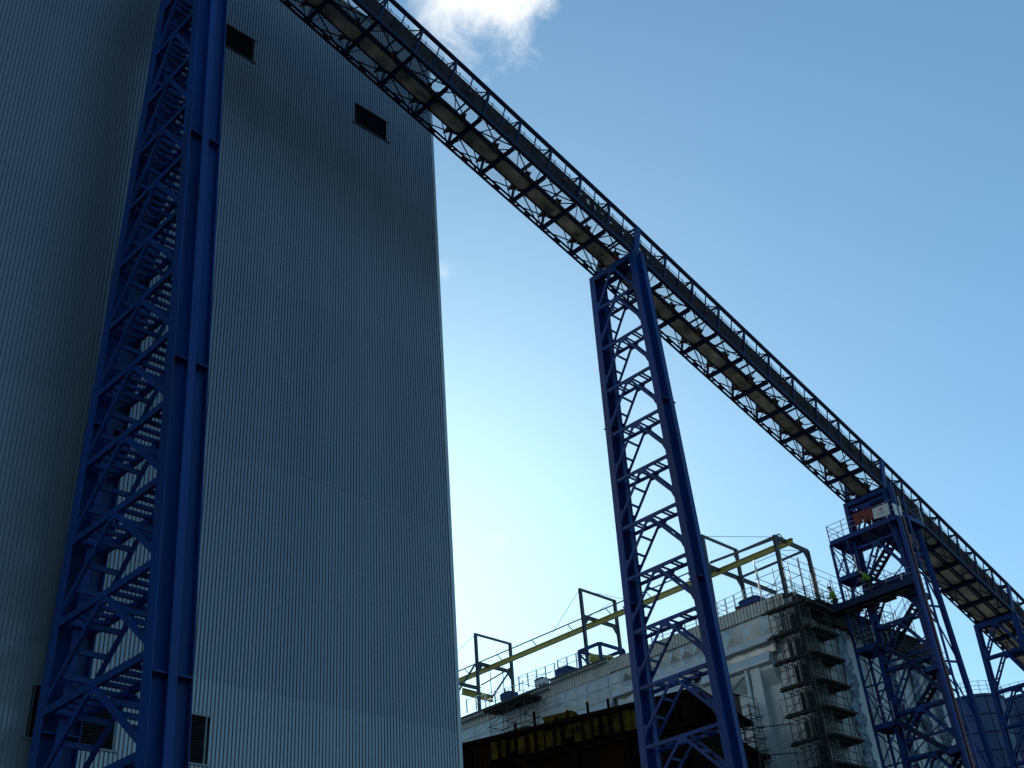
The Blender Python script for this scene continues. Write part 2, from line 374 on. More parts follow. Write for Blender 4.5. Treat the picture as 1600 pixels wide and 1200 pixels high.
# ------------------------------------------------------------------ conveyor gallery spans
GW, GH = 2.8, 2.5
def gallery_span(a, b, label, solid, npan):
    (xa, za), (xb, zb) = a, b
    A = V((xa, YC, za)); B = V((xb, YC, zb)); D = (B-A); Ls = D.length; D.normalize()
    Nn = V((-D.z, 0, D.x))
    root = thing('conveyor_gallery', label, 'conveyor', (xa, YC, zb), 'blue truss spans of the inclined conveyor gallery')
    Yv = V((0, 1, 0))
    def P(t, y, n): return A+D*t+Yv*y+Nn*n
    hw = GW/2
    # chords
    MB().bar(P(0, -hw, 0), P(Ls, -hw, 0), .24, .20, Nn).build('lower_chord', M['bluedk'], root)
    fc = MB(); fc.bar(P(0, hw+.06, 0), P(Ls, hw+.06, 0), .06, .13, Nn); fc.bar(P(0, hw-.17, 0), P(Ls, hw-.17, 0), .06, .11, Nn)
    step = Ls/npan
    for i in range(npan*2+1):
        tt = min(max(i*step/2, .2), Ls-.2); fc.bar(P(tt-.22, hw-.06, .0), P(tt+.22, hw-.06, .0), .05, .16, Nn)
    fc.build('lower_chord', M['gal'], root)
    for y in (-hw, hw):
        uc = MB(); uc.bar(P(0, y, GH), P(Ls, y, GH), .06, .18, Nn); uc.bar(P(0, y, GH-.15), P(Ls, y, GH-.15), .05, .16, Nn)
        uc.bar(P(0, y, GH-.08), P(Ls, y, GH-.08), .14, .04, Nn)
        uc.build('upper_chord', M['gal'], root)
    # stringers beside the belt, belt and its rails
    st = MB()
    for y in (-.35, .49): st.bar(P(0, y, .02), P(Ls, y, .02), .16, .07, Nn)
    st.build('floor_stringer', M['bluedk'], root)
    bt = MB()
    for k in range(-2, 2):
        ya, yb = .07+k*.17, .07+(k+1)*.17
        na = .40+.09*(abs(ya-.07)/.34)**2; nb_ = .40+.09*(abs(yb-.07)/.34)**2
        bt.hexa([P(0, ya, na), P(Ls, ya, na), P(Ls, yb, nb_), P(0, yb, nb_), P(0, ya, na+.02), P(Ls, ya, na+.02), P(Ls, yb, nb_+.02), P(0, yb, nb_+.02)])
    bt.bar(P(0, .07, .22), P(Ls, .07, .22), .02, .66, Nn)
    bt.build('belt', M['belt'], root)
    br = MB()
    for y in (-.30, .44): br.bar(P(0, y, .36), P(Ls, y, .36), .10, .05, Nn)
    br.build('belt_rail', M['rust'], root)
    # near side sheeting, one sheet per panel
    for i in range(npan):
        t0, t1 = i*step, (i+1)*step
        mb = MB(); mb.bar(P(t0+.03, -hw+.04, .80), P(t1-.03, -hw+.04, .80), 1.40, .012, Nn)
        for f in (.33, .66): mb.bar(P(t0+f*step, -hw+.03, .14), P(t0+f*step, -hw+.03, 1.48), .05, .03, D)
        mb.build('side_sheet', M['panel'], root)
        if (i*7+npan) % 3 == 0:      # small clamp lamps and brackets bolted outside
            MB().box(P(t0+step*.5, -hw-.12, .75)-V((.09, .05, .09)), P(t0+step*.5, -hw-.12, .75)+V((.09, .05, .09))).build('junction_box', M['rust'], root)
    # handrails
    for y, top in ((-hw+.10, 1.78),):
        hr = MB()
        for n in ((top, top-.28) if y < 0 else (top, .58)): hr.tube(P(0, y, n), P(Ls, y, n), .019, 5)
        for i in range(npan*2+1): hr.tube(P(min(i*step/2+.45, Ls), y, .1), P(min(i*step/2+.45, Ls), y, top+(.16 if y < 0 else 0)), .026, 5)
        hr.build('handrail', M['gal'], root)
    for i in range(npan+1):
        tt = i*step; e = .14 if i in (0, npan) else .09
        tt = min(max(tt, .08), Ls-.08)
        for y in (-hw, hw):
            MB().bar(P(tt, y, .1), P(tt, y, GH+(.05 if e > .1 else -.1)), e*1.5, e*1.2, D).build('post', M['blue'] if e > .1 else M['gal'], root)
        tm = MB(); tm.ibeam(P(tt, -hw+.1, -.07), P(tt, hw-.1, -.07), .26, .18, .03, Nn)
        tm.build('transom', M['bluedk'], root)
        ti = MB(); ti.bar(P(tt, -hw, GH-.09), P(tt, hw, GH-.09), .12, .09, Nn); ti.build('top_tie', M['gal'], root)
        # knee between top tie and post
        if i < npan:
            t1 = tt+step; tmid = i*step+step/2
            for y in (-hw,):
                MB().bar(P(tmid, y, .1), P(tmid, y, GH-.1), .055, .055, D).build('mid_post', M['gal'], root)
            sb = MB()
            for y in (-hw+.1, hw):
                sb.bar(P(i*step+.1, y, .15), P(tmid, y, 1.5 if y < 0 else GH-.2), .05, .04, D); sb.bar(P(tmid, y, 1.5 if y < 0 else GH-.2), P((i+1)*step-.1, y, .15), .05, .04, D)
            sb.build('side_brace', M['gal'], root)
            tb = MB()
            if i % 2 == 0: tb.bar(P(i*step, -hw, GH-.12), P((i+1)*step, hw, GH-.12), .06, .05, Nn); tb.bar(P(i*step, hw, GH-.18), P((i+1)*step, -hw, GH-.18), .06, .05, Nn)
            else: tb.bar(P(i*step, -hw, GH-.12), P(tmid, hw, GH-.12), .05, .05, Nn); tb.bar(P(tmid, hw, GH-.12), P((i+1)*step, -hw, GH-.12), .05, .05, Nn)
            tb.build('top_brace', M['gal'], root)
            fb = MB()
            for sg in (-1, 1):
                fb.bar(P(i*step+.1, sg*hw, -.10), P((i+1)*step-.1, sg*.42, -.10), .05, .055, Nn)
                if i % 2: fb.bar(P(i*step+.1, sg*.5, -.16), P((i+1)*step-.1, sg*hw, -.16), .05, .06, Nn)
                elif sg < 0: fb.bar(P(tmid, sg*hw, -.16), P(tmid, sg*.5, -.16), .06, .09, Nn)
            fb.build('floor_brace', M['bluedk'], root)
            # belt pan: one dished plate per panel with rounded corners
            if solid:
                for yl, yh in ((-1.3, -.60), (-.44, .44), (.60, 1.3)):
                    c = .16
                    t0, t1 = i*step+.16, (i+1)*step-.16
                    lo = [P(t0+c, yl, .06), P(t1-c, yl, .06), P(t1, yl+c, .06), P(t1, yh-c, .06), P(t1-c, yh, .06), P(t0+c, yh, .06), P(t0, yh-c, .06), P(t0, yl+c, .06)]
                    MB().poly(lo[::-1]).build('floor_plate', M['creamfl'], root)
                MB().bar(P(i*step, 0, .09), P((i+1)*step, 0, .09), .02, GW-.2, Nn).build('floor_backing', M['bluedk'], root)
            else:
                c = .2; t0, t1 = i*step+.12, (i+1)*step-.12
                pan = MB(); yl, yh = -.31, .45
                segs = 3
                for k in range(segs):
                    a0 = t0+(t1-t0)*k/segs+.008; a1 = t0+(t1-t0)*(k+1)/segs-.008
                    dz = -.012 if k == 1 else 0
                    if k == 0: pts = [P(a0+c, yl, dz), P(a1, yl, dz), P(a1, yh, dz), P(a0+c, yh, dz), P(a0, yh-c, dz), P(a0, yl+c, dz)]
                    elif k == segs-1: pts = [P(a0, yl, dz), P(a1-c, yl, dz), P(a1, yl+c, dz), P(a1, yh-c, dz), P(a1-c, yh, dz), P(a0, yh, dz)]
                    else: pts = [P(a0, yl, dz), P(a1, yl, dz), P(a1, yh, dz), P(a0, yh, dz)]
                    pan.poly(pts[::-1])
                pan.bar(P(i*step, .07, .05), P((i+1)*step, .07, .05), .02, .70, Nn)
                pan.build('belt_pan', M['cream'], root)
                for yl, yh in ((-1.28, -.36), (.50, 1.16)):
                    gr = MB()
                    gr.poly([P(t0, yl, .10), P(t1, yl, .10), P(t1, yh, .10), P(t0, yh, .10)][::-1])
                    gr.build('floor_grating', M['grating'], root)
                for sg in (-1, 1):      # idler stools standing beside the belt
                    bk = MB()
                    q = i*step+step*.70
                    y0_, y1_, y2_ = (.50, .92, .60) if sg > 0 else (.36, .80, .46)
                    bk.hexa([P(q-.02, sg*y0_, -.02), P(q+.02, sg*y0_, -.02), P(q+.02, sg*y1_, -.02), P(q-.02, sg*y1_, -.02),
                             P(q-.02, sg*y0_, .46), P(q+.02, sg*y0_, .46), P(q+.02, sg*y2_, .46), P(q-.02, sg*y2_, .46)])
                    bk.hexa([P(q-.02, sg*y0_, -.06), P(q+.30, sg*y0_, -.06), P(q+.04, sg*(y1_+.08), -.06), P(q-.02, sg*(y1_+.08), -.06),
                             P(q-.02, sg*y0_, -.03), P(q+.30, sg*y0_, -.03), P(q+.04, sg*(y1_+.08), -.03), P(q-.02, sg*(y1_+.08), -.03)])
                    bk.build('idler_stool', M['rust'], root)
    return root
G1 = gallery_span(GN[0], GN[1], 'blue truss conveyor gallery span crossing the top corner of the grey building', False, 12)
G2 = gallery_span(GN[1], GN[2], 'blue conveyor gallery span from the lone slender tower to the tower with white signs', False, 10)
gallery_span(GN[2], GN[3], 'solid cream-floored conveyor gallery span between the white-sign tower and the farthest tower', True, 7)
gallery_span(GN[3], GN[4], 'lowest blue truss conveyor gallery span, running out of the picture at the right edge', True, 8)

# sunlight through holes in the side sheeting, painted as pale plates: an E, a 1, a dash
YM = YC-GW/2-.07
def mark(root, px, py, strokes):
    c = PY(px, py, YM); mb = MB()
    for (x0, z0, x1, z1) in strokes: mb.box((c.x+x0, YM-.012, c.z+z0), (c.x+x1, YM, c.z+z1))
    mb.build('painted_light_spot', M['signw'], root)
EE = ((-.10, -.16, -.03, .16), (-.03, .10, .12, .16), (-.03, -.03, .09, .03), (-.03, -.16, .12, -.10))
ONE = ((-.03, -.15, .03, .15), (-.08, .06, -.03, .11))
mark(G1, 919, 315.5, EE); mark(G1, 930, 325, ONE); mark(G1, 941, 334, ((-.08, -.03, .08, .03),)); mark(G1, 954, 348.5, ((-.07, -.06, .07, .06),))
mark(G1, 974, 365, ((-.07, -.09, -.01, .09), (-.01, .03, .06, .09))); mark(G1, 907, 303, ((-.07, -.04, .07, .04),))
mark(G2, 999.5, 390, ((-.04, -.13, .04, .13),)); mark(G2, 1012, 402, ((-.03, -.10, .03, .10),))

# ------------------------------------------------------------------ white boiler house behind
XB, YB = 62.7, 35.5            # near corner; one face looks along -X, the other along -Y
YL = 84.0                      # far end of the -X face
XR = 80.3                      # far end of the -Y face
ZR = 27.85
house = thing('boiler_house', 'white-sheeted boiler house under construction behind the lone lattice tower', 'building', (XB+8, 55, GZ))
def ext(prof, y0, y1, name, m, par):
    """profile of (x, z) points extruded along Y"""
    mb = MB()
    for (xa, za), (xb, zb) in zip(prof[:-1], prof[1:]):
        mb.quad((xa, y1, za), (xa, y0, za), (xb, y0, zb), (xb, y1, zb))
    for y in (y0, y1): mb.poly([(x, y, z) for x, z in prof])
    return mb.build(name, m, par)
MB().box((XB+.5, YB+.5, GZ), (XR-.3, YL, ZR-.25)).build('inner_shell', M['sheet'], house)
# ribbed fascia, stepping down towards the far end
def ribbed_x(x, y0, y1, z0, z1, pitch=.26):
    mb = MB(); n = int((y1-y0)/pitch)
    for i in range(n):
        a = y0+i*(y1-y0)/n; b_ = a+(y1-y0)/n
        pr = [(a, x), (a+.15, x), (a+.18, x+.07), (b_-.03, x+.07), (b_, x)]
        for (ya, xa), (yb, xb) in zip(pr[:-1], pr[1:]): mb.quad((xa, yb, z0), (xa, ya, z0), (xb, ya, z1) if 0 else (xa, ya, z1), (xb, yb, z1)) if False else mb.quad((xb, yb, z0), (xa, ya, z0), (xa, ya, z1), (xb, yb, z1))
    mb.quad((x, y1, z1), (x, y0, z1), (x+.5, y0, z1), (x+.5, y1, z1))
    return mb
ribbed_x(XB, YB+.9, 51.4, 26.95, ZR).build('fascia', M['fascia'], house)
ribbed_x(XB+.05, 51.4, 57.2, 26.9, ZR+.25).build('fascia', M['fascia'], house)
ribbed_x(XB+.05, 57.2, YL, 26.9, ZR-.05).build('fascia', M['fascia'], house)
gu = MB(); gu.tube((XB-.12, 51.4, ZR+.18), (XB-.12, 57.2, ZR+.22), .07); gu.tube((XB-.12, 57.2, ZR-.05), (XB-.12, YL, ZR-.05), .07)
gu.tube((XB-.14, 57.2, ZR-.42), (XB-.14, YL, ZR-.42), .08); gu.tube((XB-.14, 51.4, ZR-.12), (XB-.14, 57.2, ZR-.12), .06)
gu.build('roof_pipe', M['grey'], house)
# foil-faced pyramid panels
def pyramids(x, y0, y1, z0, z1, ny, nz, d):
    mb = MB()
    for i in range(ny):
        for k in range(nz):
            a, b_ = y0+(y1-y0)*i/ny, y0+(y1-y0)*(i+1)/ny
            c, e = z0+(z1-z0)*k/nz, z0+(z1-z0)*(k+1)/nz
            dd = d*random.uniform(.6, 1.2)
            ap = (x-dd, (a+b_)/2, (c+e)/2)
            p = [(x, a, c), (x, b_, c), (x, b_, e), (x, a, e)]
            for q in range(4): mb.poly([p[(q+1) % 4], p[q], ap])
    return mb
pyramids(XB+.12, YB+1.5, 43.0, 25.55, 26.95, 4, 1, .20).build('pyramid_panel', M['foil'], house)
pyramids(XB+.12, 43.0, 50.4, 25.0, 27.0, 7, 2, .22).build('pyramid_panel', M['foil'], house)
pyramids(XB+.12, 50.4, YL, 25.2, 26.9, 16, 1, .16).build('crease_panel', M['sheet'], house)
sm = MB()
for k in range(17):
    y = 50.5+k*1.05*(1 if k < 9 else 1.6); sm.box((XB-.06, y, 25.22), (XB-.03, y+.035, 26.9))
    if k % 2 == 0: sm.bar((XB-.05, y, 25.3), (XB-.05, y+1.0, 26.05), .03, .03)
sm.box((XB-.06, 50.4, 26.05), (XB-.03, YL, 26.085)); sm.build('panel_seam', M['foil'], house)
for y0, y1 in ((YB+1.6, 43.4), (43.4, 51.2)):
    ext([(XB+.15, 25.55), (XB-.15, 25.5), (XB-.28, 25.05), (XB+.1, 25.0)], y0, y1, 'ledge', M['sheet'], house)
    ext([(XB+.10, 24.42), (XB-.22, 24.40), (XB-.50, 23.85), (XB-.50, 23.72), (XB-.2, 23.55), (XB-.2, 23.35), (XB+.35, 22.2)], y0+.9, y1, 'ledge', M['sheet'], house)
pyramids(XB+.1, YB+2.2, 51.0, 24.42, 25.0, 9, 1, .05).build('pyramid_panel', M['foil'], house)
ext([(XB+.15, 25.2), (XB-.45, 24.4), (XB-.45, 24.2), (XB+.0, 23.4), (XB+.3, 23.4)], 51.4, YL, 'ledge', M['sheet'], house)
# lower white sheets, lapped and slightly uneven
def sheets(yfrom, yto, ztop, x, nm):
    y = yfrom; k = 0
    while y < yto-.1:
        wd = min(random.choice((1.5, 2.1, 2.4)), yto-y); z = ztop-random.uniform(0, .1)
        while z > 8:
            hgt = random.choice((1.25, 1.6, 2.0)); j = lambda: random.uniform(-.03, .03)
            zb = z-hgt
            MB().hexa([(x+j(), y+.01, zb+.02), (x+.05, y+.01, zb+.02), (x+.05, y+wd-.01, zb+.02), (x+j(), y+wd-.01, zb+.02),
                       (x+j(), y+.01, z), (x+.05, y+.01, z), (x+.05, y+wd-.01, z), (x+j(), y+wd-.01, z)]).build(nm, M['sheet'], house)
            z = zb
        y += wd
sheets(YB+.4, 45.4, 24.3, XB+.28, 'wall_sheet')
MB().box((XB+.34, 45.4, GZ), (XB+.5, YL, 23.4)).build('wall_sheet', M['sheet'], house)
dp = PX(1166, 1052, XB-.3)
MB().tube((XB-.25, dp.y, dp.z+.2), (XB-.25, dp.y, 8), .16, 10).build('duct_pipe', M['foil'], house)
MB().box((XB-.30, dp.y-1.0, 8), (XB+.28, dp.y-.30, dp.z+.35)).build('white_duct', M['sheet'], house)
fu = MB(); a = PX(1163, 1056, XB-.28); b_ = V((XB-.28, 43.6, a.z+.1)); c = PX(1140, 1086, XB+.05)
fu.poly([a, b_, V((XB+.05, 43.6, c.z-.4)), c]); fu.poly([a, c, V((XB+.27, c.y, c.z)), V((XB+.27, a.y, a.z))])
fu.build('funnel_face', M['sheet'], house)
# -Y face: white sheets, crumpled tarpaulin strips, ribbed backing
yf = YB
fc_ = MB()
n = int((XR-XB)/.22)
for i in range(n):
    a = XB+i*(XR-XB)/n; b_ = a+(XR-XB)/n
    pr = [(a, yf+.10), (a+.12, yf+.10), (a+.15, yf+.06), (b_-.03, yf+.06), (b_, yf+.10)]
    for (xa, ya), (xb, yb) in zip(pr[:-1], pr[1:]): fc_.quad((xa, ya, GZ), (xb, yb, GZ), (xb, yb, 26.2), (xa, ya, 26.2))
fc_.build('ribbed_wall', M['sheet'], house)
for x0, x1 in ((64.3, 66.6), (66.6, 68.6), (70.0, 72.1), (72.3, 73.9), (74.3, 76.4), (76.5, 78.6), (78.7, 80.3)):
    z = 25.5
    while z > 6:
        j = lambda: random.uniform(-.03, .03); hgt = random.choice((2.0, 2.4))
        MB().hexa([(x0, yf-.02+j(), z-hgt+.015), (x1, yf-.02+j(), z-hgt+.015), (x1, yf+.05, z-hgt+.015), (x0, yf+.05, z-hgt+.015),
                   (x0, yf-.02+j(), z), (x1, yf-.02+j(), z), (x1, yf+.05, z), (x0, yf+.05, z)]).build('wall_sheet', M['sheet'], house)
        z -= hgt
def tarp(xc, wd, z0, z1, seed):
    rnd = random.Random(seed); mb = MB(); nx, nz = 8, int((z1-z0)/.22)
    gv = {}
    for k in range(nz+1):
        off = .25*math.sin(k*.35+seed)+rnd.uniform(-.1, .1)
        for i in range(nx+1):
            u = i/nx-.5
            gv[i, k] = V((xc+u*wd*(1+.25*math.sin(k*.5+seed))+off*.4, yf-.18-.24*rnd.random()-.14*math.sin(i*2.2+k*.8+seed), z0+(z1-z0)*k/nz+.12*rnd.uniform(-1, 1)))
    for k in range(nz):
        for i in range(nx): mb.quad(gv[i, k], gv[i+1, k], gv[i+1, k+1], gv[i, k+1])
    return mb.build('tarpaulin_strip', M['tarp'], house)
for q, (px, wd) in enumerate(((1331, .95), (1400, .55), (1432, .8), (1458, .6))):
    tarp(PY(px, 1080, yf-.15).x, wd, 6, 25.3 if q else 25.8, q*1.7+1)
MB().box((XB+.1, YB-.1, 26.1), (XR, YB+.35, ZR-.45)).build('parapet', M['dark'], house)
MB().box((XB+.4, YB+.35, ZR-.1), (XR, YL, ZR-.02)).build('roof', M['roof'], house)

# small pieces lying on the roof edge
def roof_box(p, sx, sy, sz, m, label, nm='roof_unit'):
    r = thing(nm, label, 'roof unit', (p.x, p.y, p.z), 'equipment on the boiler house roof')
    MB().box((p.x-sx/2, p.y-sy/2, p.z), (p.x+sx/2, p.y+sy/2, p.z+sz*.75)).build('casing', M[m], r)
    MB().hexa([(p.x-sx/2-.05, p.y-sy/2-.05, p.z+sz*.75), (p.x+sx/2+.05, p.y-sy/2-.05, p.z+sz*.75), (p.x+sx/2+.05, p.y+sy/2+.05, p.z+sz*.75), (p.x-sx/2-.05, p.y+sy/2+.05, p.z+sz*.75),
               (p.x-sx/2, p.y-sy/3, p.z+sz), (p.x+sx/2, p.y-sy/3, p.z+sz), (p.x+sx/2, p.y+sy/3, p.z+sz), (p.x-sx/2, p.y+sy/3, p.z+sz)]).build('lid', M['grey'], r)
    fe = MB()
    for a in (-.4, .4):
        for c in (-.4, .4): fe.box((p.x+a*sx-.05, p.y+c*sy-.05, p.z-.25), (p.x+a*sx+.05, p.y+c*sy+.05, p.z))
    fe.build('foot', M['grey'], r)
    return r
XE2 = XB+.6
p = PX(1176, 946, XE2); roof_box(V((XE2, p.y, p.z)), .9, 1.5, .45, 'blue', 'blue box by the foot of a gantry column, right of the lone tower')
p = PX(1163, 951, XE2); roof_box(V((XE2-.1, p.y, p.z-.05)), .6, .9, .22, 'red', 'low dark red crate under the blue box on the roof')
p = PX(885, 1054, XE2); roof_box(V((XE2, p.y, p.z)), .9, 1.4, .5, 'blue', 'blue box below the short railing at the roof step')
p = PX(796, 1093, XE2); roof_box(V((XE2, p.y, p.z)), .8, 1.2, .55, 'blue', 'small blue box above the roof-edge scaffold near the grey building')
p = PX(847, 1070, XE2); roof_box(V((XE2, p.y, p.z)), .6, 1.0, .5, 'foil', 'small silver blower unit on the roof edge beside the long low railing')

# ------------------------------------------------------------------ railings along the roof
def railing(p0, p1, label, npost=4, hgt=1.1, m='white', rails=3, ret=None, lean=0):
    p0 = V(p0); p1 = V(p1)
    r = thing('roof_railing', label, 'railing', tuple((p0+p1)/2), 'railings on the boiler house roof')
    for k in range(npost):
        q = p0.lerp(p1, k/(npost-1)); MB().bar(q, q+V((0, 0, hgt)), .085, .07, (0, 1, 0)).build('post', M[m], r)
    for k in range(rails):
        hh = hgt*(k+1)/rails*.99
        mb = MB(); mb.tube(p0+V((0, 0, hh)), p1+V((0, 0, hh)), .024, 5)
        if ret: mb.tube(p0+V((0, 0, hh)), p0+V((ret, 0, hh)), .022, 5); mb.tube(p1+V((0, 0, hh)), p1+V((ret, 0, hh)), .022, 5)
        mb.build('rail', M['galv'], r)
    return r
def rl(x0, y0, x1, y1, X, *a, **k):
    return railing(PX(x0, y0, X), PX(x1, y1, X), *a, **k)
rl(1123, 966, 1178, 941, XB+.7, 'white railing with bright posts right of the lone tower, by the blue box', npost=5, ret=1.4)
rl(873, 1054, 902, 1043, XB+.9, 'short railing round the roof step left of the blue machine frame', npost=3, ret=1.2, rails=2)
rl(812, 1079, 868, 1058, XB+.8, 'long low railing on the roof edge right of the scaffold hut', npost=5, rails=2)
rl(730, 1114, 805, 1092, XB+1.0, 'railing beside the grey building edge under the first gantry frame', npost=6, rails=2)
rl(1020, 1011, 1090, 985, XB+.9, 'railing seen through the lone tower above the pyramid panels', npost=5, rails=2)
# ------------------------------------------------------------------ lifting gantry over the roof
gx1, gx2 = XB+2.0, XB+6.05
def portal(y, ztop, label, cols_to, wide=True, top=None, low=None, xlow=None):
    r = thing('portal_frame', label, 'frame', (gx1, y, ZR), 'steel portal frames of the roof gantry')
    for x in (gx1, gx2):
        MB().ibeam((x, y, ZR), (x, y, ztop), .25, .19, .05, (0, 1, 0)).build('column', M['grey'], r)
    tb = MB(); tb.bar((gx1-.12, y, ztop), (gx2+.12, y, ztop), .16, .16); tb.build('top_bar', M['grey'], r)
    if low:
        cb = MB(); cb.ibeam((gx1, y, low), (xlow or gx2, y, low), .28, .18, .06)
        for x, sg in ((gx1, 1), (gx2, -1)):
            cb.hexa([(x+sg*.1, y-.05, low-.1), (x+sg*.1, y+.05, low-.1), (x+sg*.65, y+.05, low-.1), (x+sg*.65, y-.05, low-.1),
                     (x+sg*.1, y-.05, low-.75), (x+sg*.1, y+.05, low-.75), (x+sg*.16, y+.05, low-.72), (x+sg*.16, y-.05, low-.72)])
        cb.build('crossbeam', M['grey'], r)
    return r
Y1, Y2, Y3, Y4 = 66.9, 54.95, 42.97, 37.25
def zat(px, py, y): return PY(px, py, y).z
zp = zat(743, 991, Y1); zl_ = PX(748, 1035, gx1).z
portal(Y1, zp, 'leftmost tall roof portal frame, close beside the grey building edge', 0, low=zl_)
portal(Y2, PX(906, 921, gx1).z, 'tall roof portal frame standing just left of the lone tower', 0, low=PX(911, 963, gx1).z)
portal(Y3, PX(1098, 837, gx1).z, 'tall roof portal frame standing just right of the lone tower', 0, low=PX(1106, 884, gx1).z, xlow=PY(1213, 927, Y3).x)
portal(Y4, PX(1210, 838, gx1).z, 'lower roof portal frame at the scaffolded corner end of the gantry', 0, low=PX(1210, 838, gx1).z-.02)
xbm = PY(1226, 850, Y4-.6).x
bm = thing('runway_beam', 'long yellow crane runway beam hung through the roof portal frames', 'beam', (gx1+1.4, 55, 31))
zb1 = PX(1226, 850, gx1+1.35).z
mb = MB(); mb.ibeam((gx1+1.35, Y4-.55, zb1), (gx1+1.35, 82, zb1), .38, .26, .05); mb.build('yellow_i_beam', M['yellow'], bm)
tt = MB(); tt.tube((gx1+.75, Y4, zb1+.55), (gx1+.75, 82, zb1+.55), .05, 6)
for k in range(12):
    y = Y4+k*4; tt.bar((gx1+.75, y, zb1+.55), (gx1+1.3, y, zb1+.2), .05, .05)
tt.build('conductor_rail', M['grey'], bm)
for y, z in ((Y1, zl_), (Y2, PX(911, 963, gx1).z), (Y3, PX(1106, 884, gx1).z)):
    MB().bar((gx1+1.35, y, z-.1), (gx1+1.35, y, zb1+.2), .12, .2).build('hanger', M['grey'], bm)
tie = thing('tie_beam', 'slim tie bar joining the two right-hand portal frames above the yellow beam', 'beam', (gx1, 40, 32.4), 'tie bars of the roof gantry')
a = PX(1208, 842, gx1); b_ = PX(1110, 879, gx1); MB().bar(a, b_, .14, .14).build('tie_bar', M['grey'], tie)
tie2 = thing('tie_beam', 'slim tie bar joining the rear columns of the two right-hand portal frames', 'beam', (gx2, 40, 31.), 'tie bars of the roof gantry')
a = PX(1255, 861, gx2); b_ = PX(1158, 902, gx2); MB().bar(a, b_, .14, .14).build('tie_bar', M['grey'], tie2)
br_ = thing('brace_bar', 'pair of crossed brace bars inside the leftmost portal frame', 'brace', (gx2, 66, 30), 'tie bars of the roof gantry')
MB().bar(PX(797, 1044, gx2), PX(752, 1070, gx1), .12, .12).build('bar', M['grey'], br_)
MB().bar(PX(798, 1046, gx2), PX(768, 1091, gx1+1), .12, .12).build('bar', M['grey'], br_)
MB().bar(PX(743, 1037, gx1), PX(717, 1079, gx1), .12, .12).build('bar', M['grey'], br_)
yb2 = thing('runway_beam', 'short yellow beam end low beside the grey building edge', 'beam', (gx1, 68, 29))
MB().ibeam(PX(722, 1080, gx1), PX(770, 1092, gx2-1.5), .5, .3, .06).build('yellow_i_beam', M['yellow'], yb2)
MB().ibeam(PX(716, 1068, gx1-.3), PX(750, 1076, gx1+.3), .3, .2, .06).build('carrier', M['grey'], yb2)
def wire(p, q, label):
    o = MB().tube(p, q, .018, 5).build('stay_wire', M['grey']); tag(o, label, 'wire', 'stay wires of the roof gantry')
wire(PX(743, 992, gx1), PX(700, 1030, gx1), 'thin stay wire falling left from the leftmost portal frame')
wire(PX(905, 922, gx1), PX(864, 988, gx1), 'thin stay wire from the portal left of the lone tower down to the yellow beam')
wire(PX(958, 940, gx2), PX(918, 965, gx2), 'thin stay wire from the rear column of the portal left of the lone tower')
wire(PX(1098, 838, gx1), PX(1205, 839, gx1), 'level stay wire between the tops of the two right-hand portal frames')
wire(PX(1208, 859, gx1+1), PX(1256, 861, gx2), 'short level stay wire at the corner portal frame')
wire(PX(906, 922, gx1), PX(985, 938, gx2), 'thin stay wire running right from the portal left of the lone tower')

wire(PX(805, 1060, XB+1), PX(860, 1051, XB+1), 'low slack cable above the roof edge right of the leftmost portal frame')
for x, y0_, y1_, nm in ((768, 1050, 1085, 'left'), (788, 1046, 1086, 'middle'), (803, 1058, 1088, 'right')):
    a = PX(x, y1_, XB+.4); o = MB().tube(a, a+V((0, 0, 2.3)), .03, 5).build('scaffold_pole', M['scaf'])
    tag(o, nm+' one of three thin poles above the roof-edge scaffold hut', 'pole', 'thin poles above the scaffold hut')
# blue machine frame on the roof
mf = thing('winch_frame', 'blue box frame holding a yellow winch drum on the roof left of the lone tower', 'machine', tuple(PX(945, 1045, XB+1)))
q = lambda x, y, X: PX(x, y, X)
fa, fb_ = XB+.3, XB+3.0
ys = (PX(907, 1040, fa).y, PX(940, 1035, fa).y)
zt0, zb0 = PX(907, 1017, fa).z, PX(908, 1048, fa).z
for x in (fa, fb_):
    for y in ys: MB().bar((x, y, zb0-.6), (x, y, zt0), .2, .2).build('upright', M['blue'], mf)
    MB().bar((x, ys[0], zt0), (x, ys[1], zt0), .2, .2).build('top_rail', M['blue'], mf)
    MB().bar((x, ys[0], zb0), (x, ys[1], zb0), .2, .2).build('bottom_rail', M['blue'], mf)
    MB().bar((x, ys[0], zt0-.2), (x, (ys[0]+ys[1])/2, zb0), .12, .12).build('brace', M['blue'], mf)
for y in ys: MB().bar((fa, y, zt0), (fb_, y, zt0), .2, .2).build('top_rail', M['blue'], mf)
yc_ = sum(ys)/2
MB().tube((fa+.5, yc_+.5, zb0+.9), (fa+1.9, yc_-.5, zb0+.75), .32, 12).build('winch_drum', M['yellow'], mf)
MB().box((fa+1.2, ys[1]-1.3, zb0-.1), (fb_-.2, ys[1]-.1, zb0+.55)).build('motor', M['blue'], mf)
MB().box((fa+.3, ys[1]-1.9, zb0-.2), (fa+1.2, ys[1]-.9, zb0+.15)).build('red_cover', M['red'], mf)

